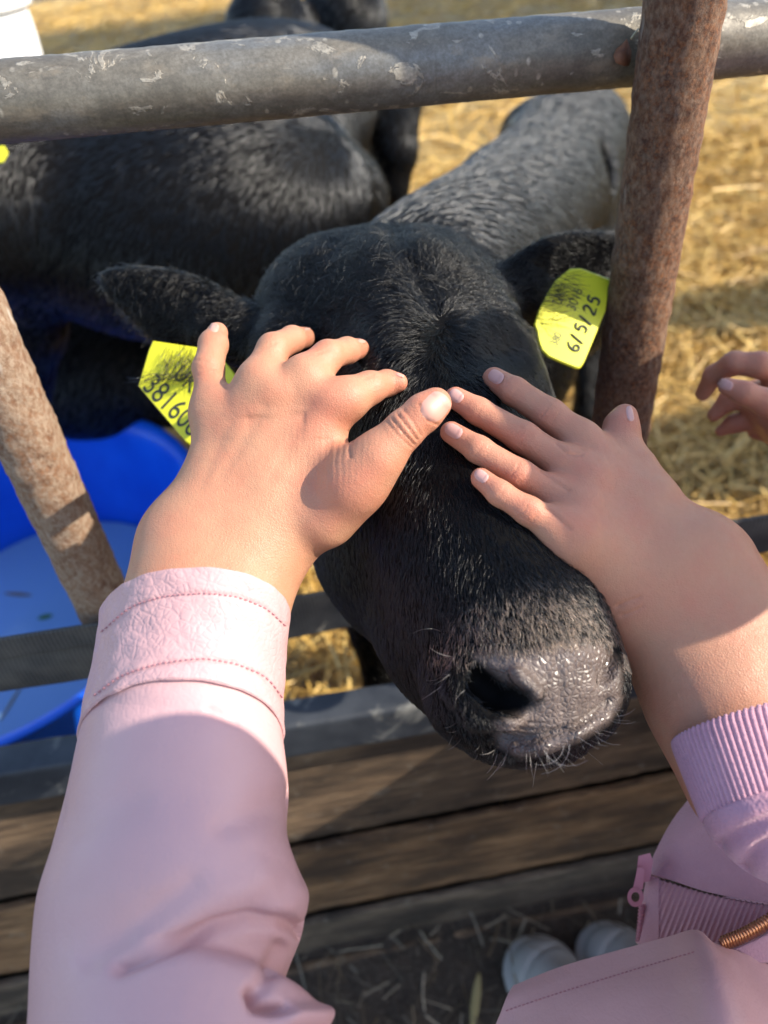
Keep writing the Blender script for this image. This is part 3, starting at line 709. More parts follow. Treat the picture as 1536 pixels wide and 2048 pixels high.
def body_fur(V, Q, n, L, r0, seed, parent, flowv, name='body_fur', lift=.16):
    p, nn, t, B = sample(V, Q, n); cl = np.stack([vnoise(p, 9, seed), vnoise(p, 9, seed + 1), vnoise(p, 9, seed + 2)], 1) * .15 + np.stack([vnoise(p, 30, seed + 3), vnoise(p, 30, seed + 4), vnoise(p, 30, seed + 5)], 1) * .05
    fv = np.array(flowv)[None] + cl + np.array([0, 0, -1.0]) * np.clip(1 - nn[:, 2:3], 0, 1) * 1.2
    o_, rd = grow(p, nn, fv, L * rng.uniform(.6, 1.3, n), np.full(n, lift), np.full(n, .16), 3, r0); curves_obj(name, o_, rd, MAT['fur_bg'], parent)
body_fur(TV, TQ, 80000, .015, .0005, 31, calf, (.9, .45, -.5))
hb = bvh_of(HW, HQ)
# whiskers
wk = []
def whisk(px, py, ang, L, bend):
    h, nn = hit(hb, px, py)
    if h is None: return
    d = w2cam(h[None])[0, 2]; a = math.radians(ang); pts = []
    for i in range(7):
        u = i / 6; aa = a + bend * u; pts.append(h + (RW @ np.array([math.cos(aa) * L * u / F * d, math.sin(aa) * L * u / F * d, -.006 * u * (1 - .5 * u)])))
    wk.append(pts)
for k in range(55):
    t = rng.random(); ang = -175 + 190 * t
    cxm, cym = 1055 + 160 * math.cos(math.radians(ang)), 1430 - 78 * math.sin(math.radians(ang)) * 1.0 + 0
    whisk(cxm + rng.normal(0, 12), cym + rng.normal(0, 8), ang + rng.normal(0, 14), rng.uniform(12, 50), rng.normal(0, .3))
for k in range(8): whisk(rng.uniform(880, 940), rng.uniform(1260, 1480), rng.uniform(150, 215), rng.uniform(25, 70), rng.normal(0, .3))
for px, py, an, L, bd in ((1088, 1500, -65, 85, .95), (1140, 1488, -95, 82, -.75), (1128, 1490, -100, 70, -.9)): whisk(px, py, an, L, bd)
wk = np.array(wk); curves_obj('whiskers', wk, np.linspace(1, .35, 7)[None] * np.where(np.arange(len(wk)) >= len(wk) - 3, .00018, rng.uniform(.00007, .00014, len(wk)))[:, None], MAT['whisker'], calf)

# ear tags
def plate(name, poly, dfun, mat, parent, thick=.0018):
    c_ = np.mean(poly, 0); pts = [P(x, y, dfun(x, y)) for x, y in poly]; n = len(pts); nrm = np.cross(pts[n // 3] - pts[0], pts[2 * n // 3] - pts[0]); nrm /= np.linalg.norm(nrm)
    if nrm.dot(CAM - pts[0]) < 0: nrm = -nrm
    ins = [P(*(c_ + (np.array(p) - c_) * .97), dfun(*(c_ + (np.array(p) - c_) * .97))) + nrm * thick * .5 for p in poly]
    V = pts + ins + [p - nrm * thick * .5 for p in pts]; fc = [list(range(n, 2 * n))[::-1], list(range(2 * n, 3 * n))]
    for i in range(n): j = (i + 1) % n; fc += [[i, j, n + j, n + i], [2 * n + i, 2 * n + j, j, i]]
    import bmesh
    o = mesh_obj(name, V, fc, mat, parent, smooth=False); bm = bmesh.new(); bm.from_mesh(o.data); bmesh.ops.recalc_face_normals(bm, faces=bm.faces); bm.to_mesh(o.data); bm.free(); return o, nrm
def strokes(name, lines, dfun, nrm, w_, parent, mat):
    parts = []
    for ln in lines:
        pts = cr(np.array([P(x, y, dfun(x, y)) + nrm * .0011 for x, y in ln]), 6 * len(ln)) if len(ln) > 2 else np.linspace(P(*ln[0], dfun(*ln[0])) + nrm * .0011, P(*ln[1], dfun(*ln[1])) + nrm * .0011, 6)
        parts.append(tube(pts, w_ * np.interp(np.linspace(0, 1, len(pts)), [0, .2, .8, 1], [.7, 1, 1, .6]), 6))
    V, Q = merge(parts); return mesh_obj(name, V, Q, mat, parent)
uv = lambda L: [(1040 + u / 5.908, 480 + v / 5.908) for u, v in L]
rt_poly = uv([(590, 340), (720, 335), (1060, 460), (1050, 560), (1010, 840), (950, 980), (860, 1200), (760, 1440), (720, 1505), (690, 1522), (650, 1515), (560, 1480), (440, 1430), (330, 1380), (250, 1300), (215, 1200), (195, 1080), (165, 1000), (220, 830), (330, 620), (420, 480)])
dR = lambda x, y: .512 + (x - 1150) * 6e-5 - (y - 640) * 6e-5
rt, nr = plate('ear_tag', rt_poly, dR, MAT['tagm'], calf); rt['label'] = 'bright yellow ear tag hand-dated 6/5/25'
_gl = {'6': [(.5, 1), (.22, .78), (.06, .38), (.14, .06), (.38, .0), (.52, .2), (.40, .42), (.12, .36)], '/': [(0, -.12), (.34, 1.08)],
       '5': [[(.52, 1), (.14, .97)], [(.14, .97), (.10, .60), (.36, .62), (.50, .38), (.38, .08), (.04, .06)]], '2': [(.05, .80), (.25, 1), (.48, .84), (.38, .50), (.05, .02), (.56, .04)]}
def glyphs(txt, org, dirv, size, adv):
    dv = np.array(dirv, float); dv /= np.linalg.norm(dv); uvv = np.array([dv[1], -dv[0]]); out = []; p = np.array(org, float)
    for ch in txt:
        g = _gl[ch]; g = g if isinstance(g[0], list) else [g]
        out += [uv([tuple(p + dv * x * size + uvv * y * size) for x, y in st]) for st in g]; p = p + dv * adv * size
    return out
strokes('handwriting', glyphs('6/5/25', (668, 1338), (.41, -.91), 150, .80), dR, nr, .0009, rt, MAT['ink'])
fa, fb = np.array(uv([(640, 690)])[0]), np.array(uv([(730, 480)])[0])
def text(name, s_, org, along, size, dfun, nrm, parent, sx=1.0):
    cu = bpy.data.curves.new(name, 'FONT'); cu.body = s_; cu.size = 1.0; cu.extrude = .0; cu.align_x = 'LEFT'
    o = bpy.data.objects.new(name, cu); COL.objects.link(o); cu.materials.append(MAT['ink'])
    A_ = P(*org, dfun(*org)) + nrm * .0012; B_ = P(*along, dfun(*along)) + nrm * .0012; x = (B_ - A_) / np.linalg.norm(B_ - A_); y = np.cross(nrm, x)
    m = np.eye(4); m[:3, 0] = x * size * sx; m[:3, 1] = y * size; m[:3, 2] = nrm * size; m[:3, 3] = A_
    dg = bpy.context.evaluated_depsgraph_get(); dg.update(); me = bpy.data.meshes.new_from_object(o.evaluated_get(dg)); me.transform(Matrix(m.tolist()))
    bpy.data.objects.remove(o); ob = bpy.data.objects.new(name, me); COL.objects.link(ob)
    if not me.materials: me.materials.append(MAT['ink'])
    return adopt(ob, parent)
text('printed_number', 'UK', uv([(470, 790)])[0], uv([(540, 620)])[0], .010, dR, nr, rt, .8)
text('printed_number', '3016', uv([(640, 860)])[0], uv([(780, 480)])[0], .0095, dR, nr, rt, .9)
text('printed_number', '380', uv([(430, 1270)])[0], uv([(560, 980)])[0], .008, dR, nr, rt, .8)
lt_poly = [(306, 682), (298, 700), (284, 748), (277, 772), (300, 800), (372, 884), (380, 890), (470, 850), (480, 760), (430, 700), (360, 690)]
dL = lambda x, y: .497 - (x - 350) * 5e-5 - (y - 780) * 2e-5
lt, nl = plate('ear_tag', lt_poly, dL, MAT['tagm'], calf); lt['label'] = 'yellow ear tag printed 381606 half covered by ear hair'
text('printed_number', '381606', (284, 776), (374, 868), .0205, dL, nl, lt, .78)
text('printed_number', 'UK', (345, 752), (400, 806), .016, dL, nl, lt, .8)
# hair that falls over the two tags
def fringe(n, box, ang, L, d, spread, name):
    px = np.stack([rng.uniform(box[0], box[2], n), rng.uniform(box[1], box[3], n)], 1); pts = []
    for x, y in px:
        a = math.radians(ang + rng.normal(0, spread * .6)); l = rng.uniform(.5, 1) * L; bd = rng.normal(0, .14); q = []
        for i in range(6):
            u = i / 5; q.append(P(x + math.cos(a + bd * u) * l * u, y + math.sin(a + bd * u) * l * u, d(x, y) - .004 * math.sin(u * 2.4)))
        pts.append(q)
    pts = np.array(pts); curves_obj(name, pts, np.tile(np.linspace(.00017, .00005, 6), (n, 1)), MAT['fur'], calf)
fringe(90, (1062, 560, 1125, 650), 0, 55, lambda x, y: dR(x, y) - .004, 14, 'ear_fringe')
fringe(45, (1080, 545, 1150, 600), 10, 45, lambda x, y: dR(x, y) - .004, 16, 'ear_fringe')
fringe(100, (330, 690, 420, 735), 112, 62, lambda x, y: dL(x, y) - .004, 16, 'ear_fringe')
fringe(60, (285, 745, 400, 760), 165, 62, lambda x, y: dL(x, y) - .005, 14, 'ear_fringe')

# ================================================================== OTHER CALVES
def other_calf(label, pts, extra, legs, lo, hi, nf, flow, seed, h=.010):
    base = np.mean([p[:2] for p in pts], 0); t = thing('calf', label, 'calf', (base[0], base[1], PZ), 'calves in the pen')
    V, Q = beast(pts, legs, lo, hi, h, extra); o = mesh_obj('body', V, Q, MAT['hide'], t); fattr(o, 'bare', np.zeros(len(V))); fattr(o, 'wet', np.zeros(len(V)))
    body_fur(V, Q, nf, .017, .0006, seed, t, flow, 'coat'); return t
calf['group'] = 'calves in the pen'
pA = [W(-420, 470, .95, .07), W(-230, 440, .95, .09), W(-40, 415, 1.0, .11), W(150, 392, 1.08, .125), W(350, 348, 1.18, .160), W(540, 255, 1.3, .142), W(650, 190, 1.42, .09)]
hA = np.array(pA[5][:3]); sA = np.array(pA[3][:3])
legsA = [[(*P(20, 440, 1.05), .07), (*P(55, 560, 1.08), .05), (*P(70, 660, 1.15), .04), (*P(60, 780, 1.25), .035)], [(*P(-60, 440, 1.2), .07), (*P(-50, 600, 1.3), .05), (*P(-60, 760, 1.4), .04)], [(*P(640, 420, 1.2), .11), (*P(560, 560, 1.17), .075), (*P(600, 640, 1.3), .045), (*FP(600, 640, PZ + .05), .035)],
         [(*P(770, 190, 1.5), .08), (*P(785, 300, 1.52), .045), (*P(780, 380, 1.55), .032), (*P(782, 440, 1.62), .03)]]
cA = other_calf('big black calf standing side-on behind the top rail', pA, [(P(390, 430, 1.1), (.26, .2, .17)), (P(590, 330, 1.25), (.09, .11, .13)), (P(540, 70, 1.55), (.09, .10, .09)), (P(690, 40, 1.62), (.09, .10, .09))], legsA, (-.95, .55, 0), (.35, 2.0, 1.4), 90000, (-1, .3, -.6), 51)
# its ear tag
yt, _n = plate('ear_tag', [(-26, 296), (8, 292), (16, 306), (6, 324), (-20, 330)], lambda x, y: .86, MAT['tagm'], cA); yt['label'] = 'yellow ear tag at the edge of the photo'
pC = [W(420, 690, 1.62, .10), W(330, 700, 1.56, .13), W(190, 705, 1.52, .15), W(60, 690, 1.5, .15), W(-120, 680, 1.5, .12)]
other_calf('black calf lying in shade behind the blue tub', pC, [(P(200, 720, 1.52), (.2, .16, .14))], [[(*P(300, 740, 1.48), .07), (*P(330, 800, 1.5), .04), (*P(380, 830, 1.52), .03)]], (-1.3, .8, 0), (.25, 2.0, 1.0), 30000, (-1, 0, -.5), 71)

# ================================================================== HANDS
def hand_surface(lo, hi, h, build):
    s_ = SDF(lo, hi, h); build(s_); V, Q = s_.surface(3); V = cam2w(V); return V, orient(V, Q)
def bounds(pts, m):
    p = np.array([q[:3] for q in pts]); return p.min(0) - m, p.max(0) + m

def rest(f, tip=True, keep=0):         # let a finger lie on the calf's face instead of sinking into it
    out = []
    for i, q in enumerate(f):
        q = np.array(q); px, py = q[0] / q[2] * F + 768, 1024 - q[1] / q[2] * F; h, nn = hit(hb, px, py); d = q[2]
        if h is not None and i >= keep:
            hd = w2cam(h[None])[0, 2]; lim = hd - q[3] * .80 - .0015; d = lim if (tip and i == len(f) - 1 and abs(lim - d) < .06) else min(d, lim)
        out.append(tuple(q * (d / q[2])))
    return out
z5 = lambda u, v: (250 + u / 2.194, 600 + v / 2.194)
def j5(u, v, d, r): return J(*z5(u, v), d, r / 2.194)
LH = dict(
    pinky=[j5(372, 540, .373, 62), j5(382, 450, .374, 72), j5(366, 300, .385, 67), j5(388, 195, .398, 62), j5(406, 143, .408, 46)],
    ring=[j5(520, 470, .3675, 70), j5(585, 340, .366, 78), j5(650, 215, .374, 68), j5(735, 172, .392, 56), j5(790, 165, .408, 45)],
    middle=[j5(680, 420, .3645, 74), j5(790, 320, .364, 76), j5(890, 245, .372, 67), j5(975, 222, .390, 56), j5(1030, 214, .404, 44)],
    index=[j5(890, 470, .3640, 80), j5(985, 430, .363, 80), j5(1075, 385, .370, 70), j5(1150, 365, .386, 56), j5(1200, 362, .398, 42)],
    thumb=[j5(880, 960, .358, 130), j5(1010, 800, .350, 122), j5(1110, 690, .344, 100), j5(1225, 570, .342, 86), j5(1310, 495, .342, 82), j5(1362, 455, .343, 72)])
for k_ in ('pinky', 'ring', 'middle', 'index'): LH[k_] = rest(LH[k_])
LH['thumb'] = rest(LH['thumb'], False)
print({k: [round(q[2], 3) for q in v] for k, v in LH.items()})
def left_hand(s_):
    wr = j5(440, 1090, .366, 225); wl, wr2 = j5(300, 1080, .368, 178), j5(590, 1080, .368, 178)
    s_.chain(LH['pinky'][1:], .003); s_.chain(LH['ring'][1:], .003); s_.chain(LH['middle'][1:], .003); s_.chain(LH['index'][1:], .003); s_.chain(LH['thumb'][2:], .003)
    for nme, base, r in (('pinky', (370, 900), 105), ('ring', (470, 900), 120), ('middle', (590, 910), 120), ('index', (720, 920), 120)):
        b_ = j5(*base, .368, r); f_ = LH[nme]; s_.cap(b_[:3], f_[0][:3], b_[3], f_[0][3] * 1.04, .018); s_.cap(f_[0][:3], f_[1][:3], f_[0][3] * 1.0, f_[1][3], .0035)
    s_.cap(j5(900, 930, .372, 1)[:3], LH['thumb'][1][:3], .0145, LH['thumb'][1][3], .012); s_.chain(LH['thumb'][:3], .008)
    s_.cap(j5(820, 640, .368, 1)[:3], j5(960, 780, .364, 1)[:3], .0105, .012, .012)        # web of the thumb
    s_.chain([j5(640, 880, .374, 190), j5(470, 1000, .376, 190)], .02)
    s_.cap(j5(400, 860, .372, 1)[:3], wl[:3], .0125, wl[3], .02); s_.cap(j5(760, 930, .374, 1)[:3], wr2[:3], .0135, wr2[3], .02)
    s_.cap(wl[:3], wr2[:3], wl[3], wr2[3], .01)
    fo = [J(398, 1260, .350, 126), J(385, 1420, .33, 135), J(370, 1700, .30, 165)]
    s_.chain([J(415, 1110, .371, 112)] + fo, .02); s_.cap(wl[:3], C(335, 1250, .352), wl[3], .020, .015); s_.cap(wr2[:3], C(475, 1250, .352), wr2[3], .020, .015)
    # knuckles
    for u, v, d, r in ((672, 400, .3600, 40), (893, 430, .3600, 40)): s_.ell(j5(u, v, d, r)[:3], (r / 2.194 / F * d,) * 3, None, .008)
al = [q for f_ in LH.values() for q in f_] + [J(370, 1700, .30, 165), J(300, 1250, .35, 1)]
lo, hi = bounds(al, .05); LV, LQ = hand_surface(lo, hi, .00092, left_hand)
f5 = lambda L: [z5(*p) for p in L]
cr_l = []
for off in (0, 26, 52, -20): cr_l.append((f5([(1172 + off, 520 - off * .75), (1215 + off * .9, 575 - off * .8), (1268 + off * .55, 632 - off * .75)]), 2.4, .0010 if off in (0, 26) else .0006))
cr_l += [(f5([(1290, 455), (1300, 490), (1330, 530), (1372, 548)]), 2.2, .0006), (f5([(1005, 560), (1005, 600), (985, 650), (988, 690)]), 3, .0010), (f5([(985, 580), (1010, 575)]), 3, .0008)]
for a_, b_ in (((318, 330), (385, 318)), ((325, 300), (400, 300)), ((300, 262), (360, 270)), ((590, 215), (660, 190)), ((840, 235), (905, 215)), ((1040, 350), (1090, 330))): cr_l.append((f5([a_, b_]), 2.0, .0003))
for a_, b_, am in (((610, 470), (420, 780), .0003), ((790, 500), (640, 780), .00025), ((455, 540), (340, 800), .0003)): cr_l.append((f5([a_, b_]), 12, am))
LV = crease(LV, LQ, cr_l)
# fine parallel wrinkles near the thumb web
pxl, _ = topx(LV); nl_ = vnormals(LV, LQ); uvz = np.stack([(pxl[:, 0] - 250) * 2.194, (pxl[:, 1] - 600) * 2.194], 1)
LV += nl_ * (.00010 * np.sin(uvz[:, 0] / 26 * 6.28 + .01 * uvz[:, 1] + 1.5 * vnoise(LV, 40, 5)) * np.exp(-((uvz[:, 0] - 920) / 170) ** 2 - ((uvz[:, 1] - 690) / 140) ** 2))[:, None]
def redness(V, spots, base=0.0):
    px, d = topx(V); r = np.full(len(V), base)
    for x, y, rad, am in spots: r += am * np.exp(-((px[:, 0] - x) ** 2 + (px[:, 1] - y) ** 2) / rad ** 2)
    return np.clip(r, 0, 1)
photog = thing('person', 'person in a pink leather jacket whose hand with thumbnail showing strokes the calf', 'person', (-.05, -.35, 0))

def patch(bvh, cx_, cy_, ang, ln, wd, off, sq=2.6):     # a nail laid on the finger tip
    a = math.radians(ang); n, m = 14, 11; V = []
    for i in range(n):
        for j in range(m):
            u, v = -1 + 2 * i / (n - 1), -1 + 2 * j / (m - 1); k = (abs(u) ** sq + abs(v) ** sq) ** (1 / sq); mx = max(abs(u), abs(v)); sc = mx / k if k > 1e-6 else 1
            x = cx_ + math.cos(a) * u * sc * ln - math.sin(a) * v * sc * wd; y = cy_ + math.sin(a) * u * sc * ln + math.cos(a) * v * sc * wd
            h, nn = hit(bvh, x, y)
            if h is None: return None
            if nn.dot(h - CAM) > 0: nn = -nn
            V.append(h + nn * (off * (1.1 - mx ** 4 * 1.15) + (.0003 if u > .6 else 0)))
    V = np.array(V); Q = gridfaces(n, m); N_ = vnormals(V, Q)
    if (N_ * (CAM - V)).sum() < 0: Q = Q[:, ::-1]
    return V, Q
def nails(lst, bvh, mat, parent, fmap, sc):
    for u, v, ang, ln, wd in lst:
        x, y = fmap(u, v); r = None
        for k in (1, .85, .7, .55, .42):
            r = patch(bvh, x, y, ang, ln / sc * k, wd / sc * k, .00045)
            if r is not None: break
        if r is not None: mesh_obj('fingernail', r[0], r[1], mat, parent)
lb = bvh_of(LV, LQ)
mesh_obj('head', *blob([(-.02, -.42, .24, -.02, -.40, .34, .085, .08), (0, -.42, .08, .05, -.40, -.10, .05, .06)], .008, .012), MAT['skin'], photog)
mesh_obj('shade_arm', *blob([sq(.128, -.134, .15) + sq(.120, -.20, .15) + (.030, .034), sq(.075, -.150, .15) + sq(.06, -.30, .17) + (.05, .06), sq(.0, -.10, .10) + sq(.09, -.15, .14) + (.022, .026)], .006, .012), MAT['skin'], photog)  # unseen mass, shaped for the shadow it throws on the sleeve
lbody = mesh_obj('body', LV, LQ, MAT['skin'], photog)
mesh_obj('jacket_body', *blob([(.16, -.12, -.46, .18, -.16, -1.15, .13, .13), (.05, -.38, -.28, .15, -.18, -.46, .12, .12)]), MAT['leather'], photog)  # unseen torso, added for the shade it throws low down
fattr(lbody, 'red', redness(LV, [(*z5(670, 395), 38, .35), (*z5(895, 425), 42, .40), (*z5(1360, 440), 50, .55), (*z5(1220, 570), 45, .35), (*z5(410, 150), 30, .55), (*z5(800, 165), 34, .5), (*z5(1040, 210), 34, .5), (*z5(1205, 360), 36, .55), (*z5(366, 300), 34, .25), (*z5(940, 860), 60, .4), (*z5(1060, 800), 60, .3), (*z5(500, 480), 30, .25), (*z5(900, 600), 120, .2), (*z5(560, 950), 90, -.25), (*z5(650, 1100), 70, -.25)], .12))
nails([(1362, 470, -48, 66, 58), (392, 122, -72, 26, 30), (800, 128, 12, 30, 14), (1038, 180, 22, 30, 14), (1205, 330, 24, 28, 12)], lb, MAT['nail'], lbody, z5, 2.194)

# right hand of the child in lilac
z6 = lambda u, v: (850 + u / 2.239, 700 + v / 2.239)
def j6(u, v, d, r): return J(*z6(u, v), d * .945, r / 2.239)
RH = dict(
    index=[j6(775, 518, .388, 82), j6(690, 400, .388, 80), j6(560, 292, .391, 72), j6(400, 186, .400, 63), j6(308, 128, .406, 52)],
    middle=[j6(740, 600, .376, 84), j6(620, 512, .376, 76), j6(440, 392, .379, 70), j6(240, 275, .388, 60), j6(136, 214, .395, 50)],
    ring=[j6(690, 720, .366, 80), j6(580, 650, .366, 74), j6(425, 560, .369, 68), j6(240, 446, .378, 60), j6(116, 368, .384, 50)],
    pinky=[j6(660, 860, .362, 78), j6(580, 790, .362, 70), j6(465, 722, .364, 64), j6(335, 642, .370, 56), j6(250, 574, .375, 48)],
    thumb=[j6(1010, 660, .385, 100), j6(945, 530, .392, 82), j6(880, 420, .396, 74), j6(880, 340, .398, 68), j6(897, 290, .40, 48)])
for k_ in ('pinky', 'ring', 'middle', 'index'): RH[k_] = rest(RH[k_])
print({k: [round(q[2], 3) for q in v] for k, v in RH.items()})
def right_hand(s_):
    for k_ in ('index', 'middle', 'ring', 'pinky'): s_.chain(RH[k_][1:], .0028)
    s_.chain(RH['thumb'], .006)
    for nme, base, r in (('pinky', (900, 1060), 110), ('ring', (960, 1010), 130), ('middle', (1020, 960), 130), ('index', (1070, 900), 130)):
        b_ = j6(*base, .372, r); f_ = RH[nme]; s_.cap(b_[:3], f_[0][:3], b_[3], f_[0][3] * 1.12, .016); s_.cap(f_[0][:3], f_[1][:3], f_[0][3] * 1.1, f_[1][3], .006)
    s_.cap(j6(1000, 715, .388, 1)[:3], j6(1090, 860, .385, 1)[:3], .0115, .0175, .014)
    s_.cap(j6(815, 605, .388, 1)[:3], j6(960, 700, .388, 1)[:3], .0095, .0115, .012)
    s_.cap(j6(760, 960, .376, 1)[:3], j6(900, 1080, .376, 1)[:3], .017, .019, .016)
    s_.cap(j6(690, 900, .366, 1)[:3], j6(930, 1110, .378, 1)[:3], .0145, .018, .02); s_.cap(j6(990, 1130, .380, 1)[:3], j6(1230, 960, .384, 1)[:3], .0215, .0205, .02)
    s_.chain([j6(1130, 1060, .378, 190), j6(1215, 1250, .374, 222), j6(1300, 1430, .368, 255), j6(1390, 1680, .358, 275), j6(1480, 1950, .345, 290)], .02)
    s_.cap(j6(1045, 1180, .376, 1)[:3], j6(1235, 1520, .368, 1)[:3], .0145, .0195, .02)
    s_.cap(j6(1260, 1000, .384, 1)[:3], j6(1420, 1300, .376, 1)[:3], .019, .028, .02)
    for u, v, d, r in ((770, 510, .383, 40), (730, 590, .369, 46), (685, 712, .359, 44), (655, 850, .356, 42)): s_.ell(j6(u, v, d, r)[:3], (r / 2.239 / F * d,) * 3, None, .009)
al = [q for f_ in RH.values() for q in f_] + [j6(1480, 1950, .345, 1), j6(1500, 1300, .37, 1)]
lo, hi = bounds(al, .06); RV, RQ = hand_surface(lo, hi, .00095, right_hand)
f6 = lambda L: [z6(*p) for p in L]; cr_r = []
for (x, y), dx, dy in (((560, 285), 28, -42), ((435, 388), 28, -42), ((425, 552), 26, -42), ((465, 735), 24, -36)):
    for o_2 in (-26, -8, 10, 28): cr_r.append((f6([(x + o_2 * .85 - dx * .7, y + o_2 * .55 - dy * .7), (x + o_2 * .85 + 6, y + o_2 * .55), (x + o_2 * .85 + dx * .7, y + o_2 * .55 + dy * .7)]), 1.9, .00055))
for (x, y) in ((400, 190), (240, 280), (240, 450), (340, 645)): cr_r.append((f6([(x - 22, y + 34), (x + 22, y - 34)]), 1.7, .00025))
cr_r += [(f6([(585, 415), (640, 465), (700, 468)]), 3, .0008), (f6([(520, 540), (600, 600), (645, 628)]), 3, .0008), (f6([(540, 700), (610, 760), (655, 800)]), 3, .0009),
         (f6([(860, 1150), (900, 1130), (960, 1110)]), 3.2, .0008), (f6([(880, 1190), (930, 1175), (975, 1150)]), 3, .0006), (f6([(690, 990), (705, 1040)]), 2.5, .0004)]
RV = crease(RV, RQ, cr_r)
child = thing('person', 'child in a lilac ribbed hoodie resting a left hand along the calf face', 'person', tuple(FP(1250, 1930, 0)))
S0 = .20
mesh_obj('head', *blob([sq(.275, -.222, S0) + sq(.350, -.192, S0) + (.044, .046), sq(.35, -.19, S0) + sq(.385, -.188, S0) + (.04, .04)], .006, .02), MAT['skin2'], child)  # unseen, shaped to keep sun off the hand and calf face
lilac_cloth = simple('lilac_cloth', (.45, .235, .30), .9)
mesh_obj('hoodie_shade_body', *blob([sq(.243, -.245, S0) + sq(.30, -.27, S0) + (.028, .04), sq(.186, -.312, S0) + sq(.26, -.345, S0) + (.021, .04), sq(.10, -.425, S0) + sq(.22, -.44, S0) + (.048, .06), (.36, .20, -.36, .38, .18, -.80, .10, .11)], .008, .012), lilac_cloth, child)  # unseen masses, arranged to shade hand, cuff and jacket front
rbody = mesh_obj('body', RV, RQ, MAT['skin2'], child)
fattr(rbody, 'red', redness(RV, [(*z6(310, 120), 34, .5), (*z6(130, 210), 34, .5), (*z6(110, 360), 34, .5), (*z6(245, 570), 34, .5), (*z6(560, 285), 30, .3), (*z6(440, 390), 30, .35), (*z6(425, 550), 30, .35), (*z6(465, 730), 28, .3), (*z6(900, 300), 40, .5), (*z6(780, 560), 70, .25), (*z6(700, 720), 50, .2)], .12))
nails([(318, 120, 32, 36, 30), (140, 205, 38, 34, 28), (128, 362, 30, 42, 30), (252, 564, 38, 34, 26), (918, 285, 80, 36, 16)], bvh_of(RV, RQ), MAT['nail2'], rbody, z6, 2.239)

# third hand at the right edge
z4 = lambda u, v: (768 + u / 2, 480 + v / 2)
def j4(u, v, d, r): return J(*z4(u, v), d, r / 2)
def third_hand(s_):
    s_.chain([j4(1600, 520, .515, 62), j4(1500, 500, .51, 52), j4(1400, 492, .515, 46), j4(1320, 540, .53, 40), j4(1275, 615, .545, 30)], .003)
    s_.chain([j4(1640, 680, .49, 66), j4(1530, 650, .485, 54), j4(1440, 612, .483, 46), j4(1372, 585, .485, 36)], .003)
    s_.chain([j4(1600, 640, .54, 60), j4(1470, 620, .545, 48), j4(1380, 640, .55, 40), j4(1320, 700, .555, 28)], .003)
    s_.chain([j4(1600, 740, .55, 60), j4(1480, 720, .555, 44), j4(1400, 735, .555, 36), j4(1345, 765, .56, 22)], .003)
    s_.chain([j4(1620, 780, .56, 60), j4(1560, 770, .56, 48), j4(1480, 770, .56, 26)], .003)
    s_.chain([j4(1580, 660, .53, 110), j4(1720, 740, .53, 150), j4(1900, 840, .53, 160)], .015)
lo, hi = bounds([j4(1250, 430, .47, 1), j4(1900, 950, .6, 1)], .03); V3, Q3 = hand_surface(lo, hi, .0013, third_hand)
kid = thing('person', 'child reaching a curled hand in from the right edge above the straw', 'person', (.75, .2, 0))
mesh_obj('head', *blob([(.80, .36, -.20, .80, .36, -.26, .07, .07)], .010, .03), MAT['skin2'], kid)
mesh_obj('coat', *blob([(.80, .30, -.40, .80, .27, -1.12, .12, .14), (.62, .27, -.52, .62, .27, -1.12, .11, .11), sq(.405, -.312, .15) + sq(.47, -.312, .15) + (.034, .036)], .010, .03), lilac_cloth, kid)  # unseen masses, set to shade the boards and the curled hand
kb = mesh_obj('body', V3, Q3, MAT['skin2'], kid); fattr(kb, 'red', np.full(len(V3), .35))
nails([(1365, 578, 20, 32, 22)], bvh_of(V3, Q3), MAT['nail2'], kb, z4, 2)

# ================================================================== CLOTHES
up_w = RW @ np.array([0, 1.0, 0])
def loft(rings, n, m, t=.95, flip=False):         # ring: left px, right px, depth, bulge px, -> closed tube
    cs = []
    for (L, R_, d, bg) in rings:
        A_, B_ = P(*L, d), P(*R_, d); c = (A_ + B_) / 2; h = (B_ - A_) / 2; v = c - CAM; v /= np.linalg.norm(v)
        b_ = -v * np.linalg.norm(h) * t + up_w * bg / F * d
        cs.append(np.concatenate([c, h, b_]))
    cs = cr(np.array(cs), n); a = np.linspace(0, 2 * np.pi, m, endpoint=False); V = []
    for q in cs: V.append(q[None, :3] + np.cos(a)[:, None] * q[None, 3:6] + np.sin(a)[:, None] * q[None, 6:9])
    V = np.concatenate(V); return V, orient(V, gridfaces(n, m, True))
sleeve_r = [((178, 1425), (556, 1425), .334, 100), ((160, 1480), (563, 1480), .331, 105), ((132, 1610), (575, 1590), .322, 105), ((103, 1720), (573, 1690), .315, 105), ((76, 1810), (602, 1790), .308, 105), ((66, 1890), (604, 1865), .302, 100), ((60, 1970), (566, 1990), .296, 100), ((57, 2060), (640, 2050), .290, 100), ((45, 2250), (680, 2250), .27, 100), ((60, 2700), (800, 2600), .23, 80)]
SV, SQ = loft(sleeve_r, 330, 260)
SQf = SQ
SV = crease(SV, SQf, [([(240, 1935), (330, 1895), (430, 1850), (500, 1836), (560, 1842), (612, 1865)], 17, .0042), ([(300, 1870), (400, 1810), (520, 1760)], 40, -.0022), ([(180, 1920), (280, 1850), (380, 1770)], 26, .0016),
                       ([(505, 1985), (515, 2012), (560, 2020)], 12, .007), ([(560, 1900), (530, 1960), (515, 1990)], 18, .003), ([(420, 1420), (470, 1440), (480, 1425)], 10, .0010), ([(200, 1400), (360, 1420), (520, 1440)], 22, .0008),
                       ([(600, 1790), (550, 1830)], 32, -.002), ([(575, 2035), (640, 2035)], 22, -.005), ([(150, 1640), (260, 1600)], 40, .0015), ([(450, 1650), (560, 1600)], 30, .0018)])
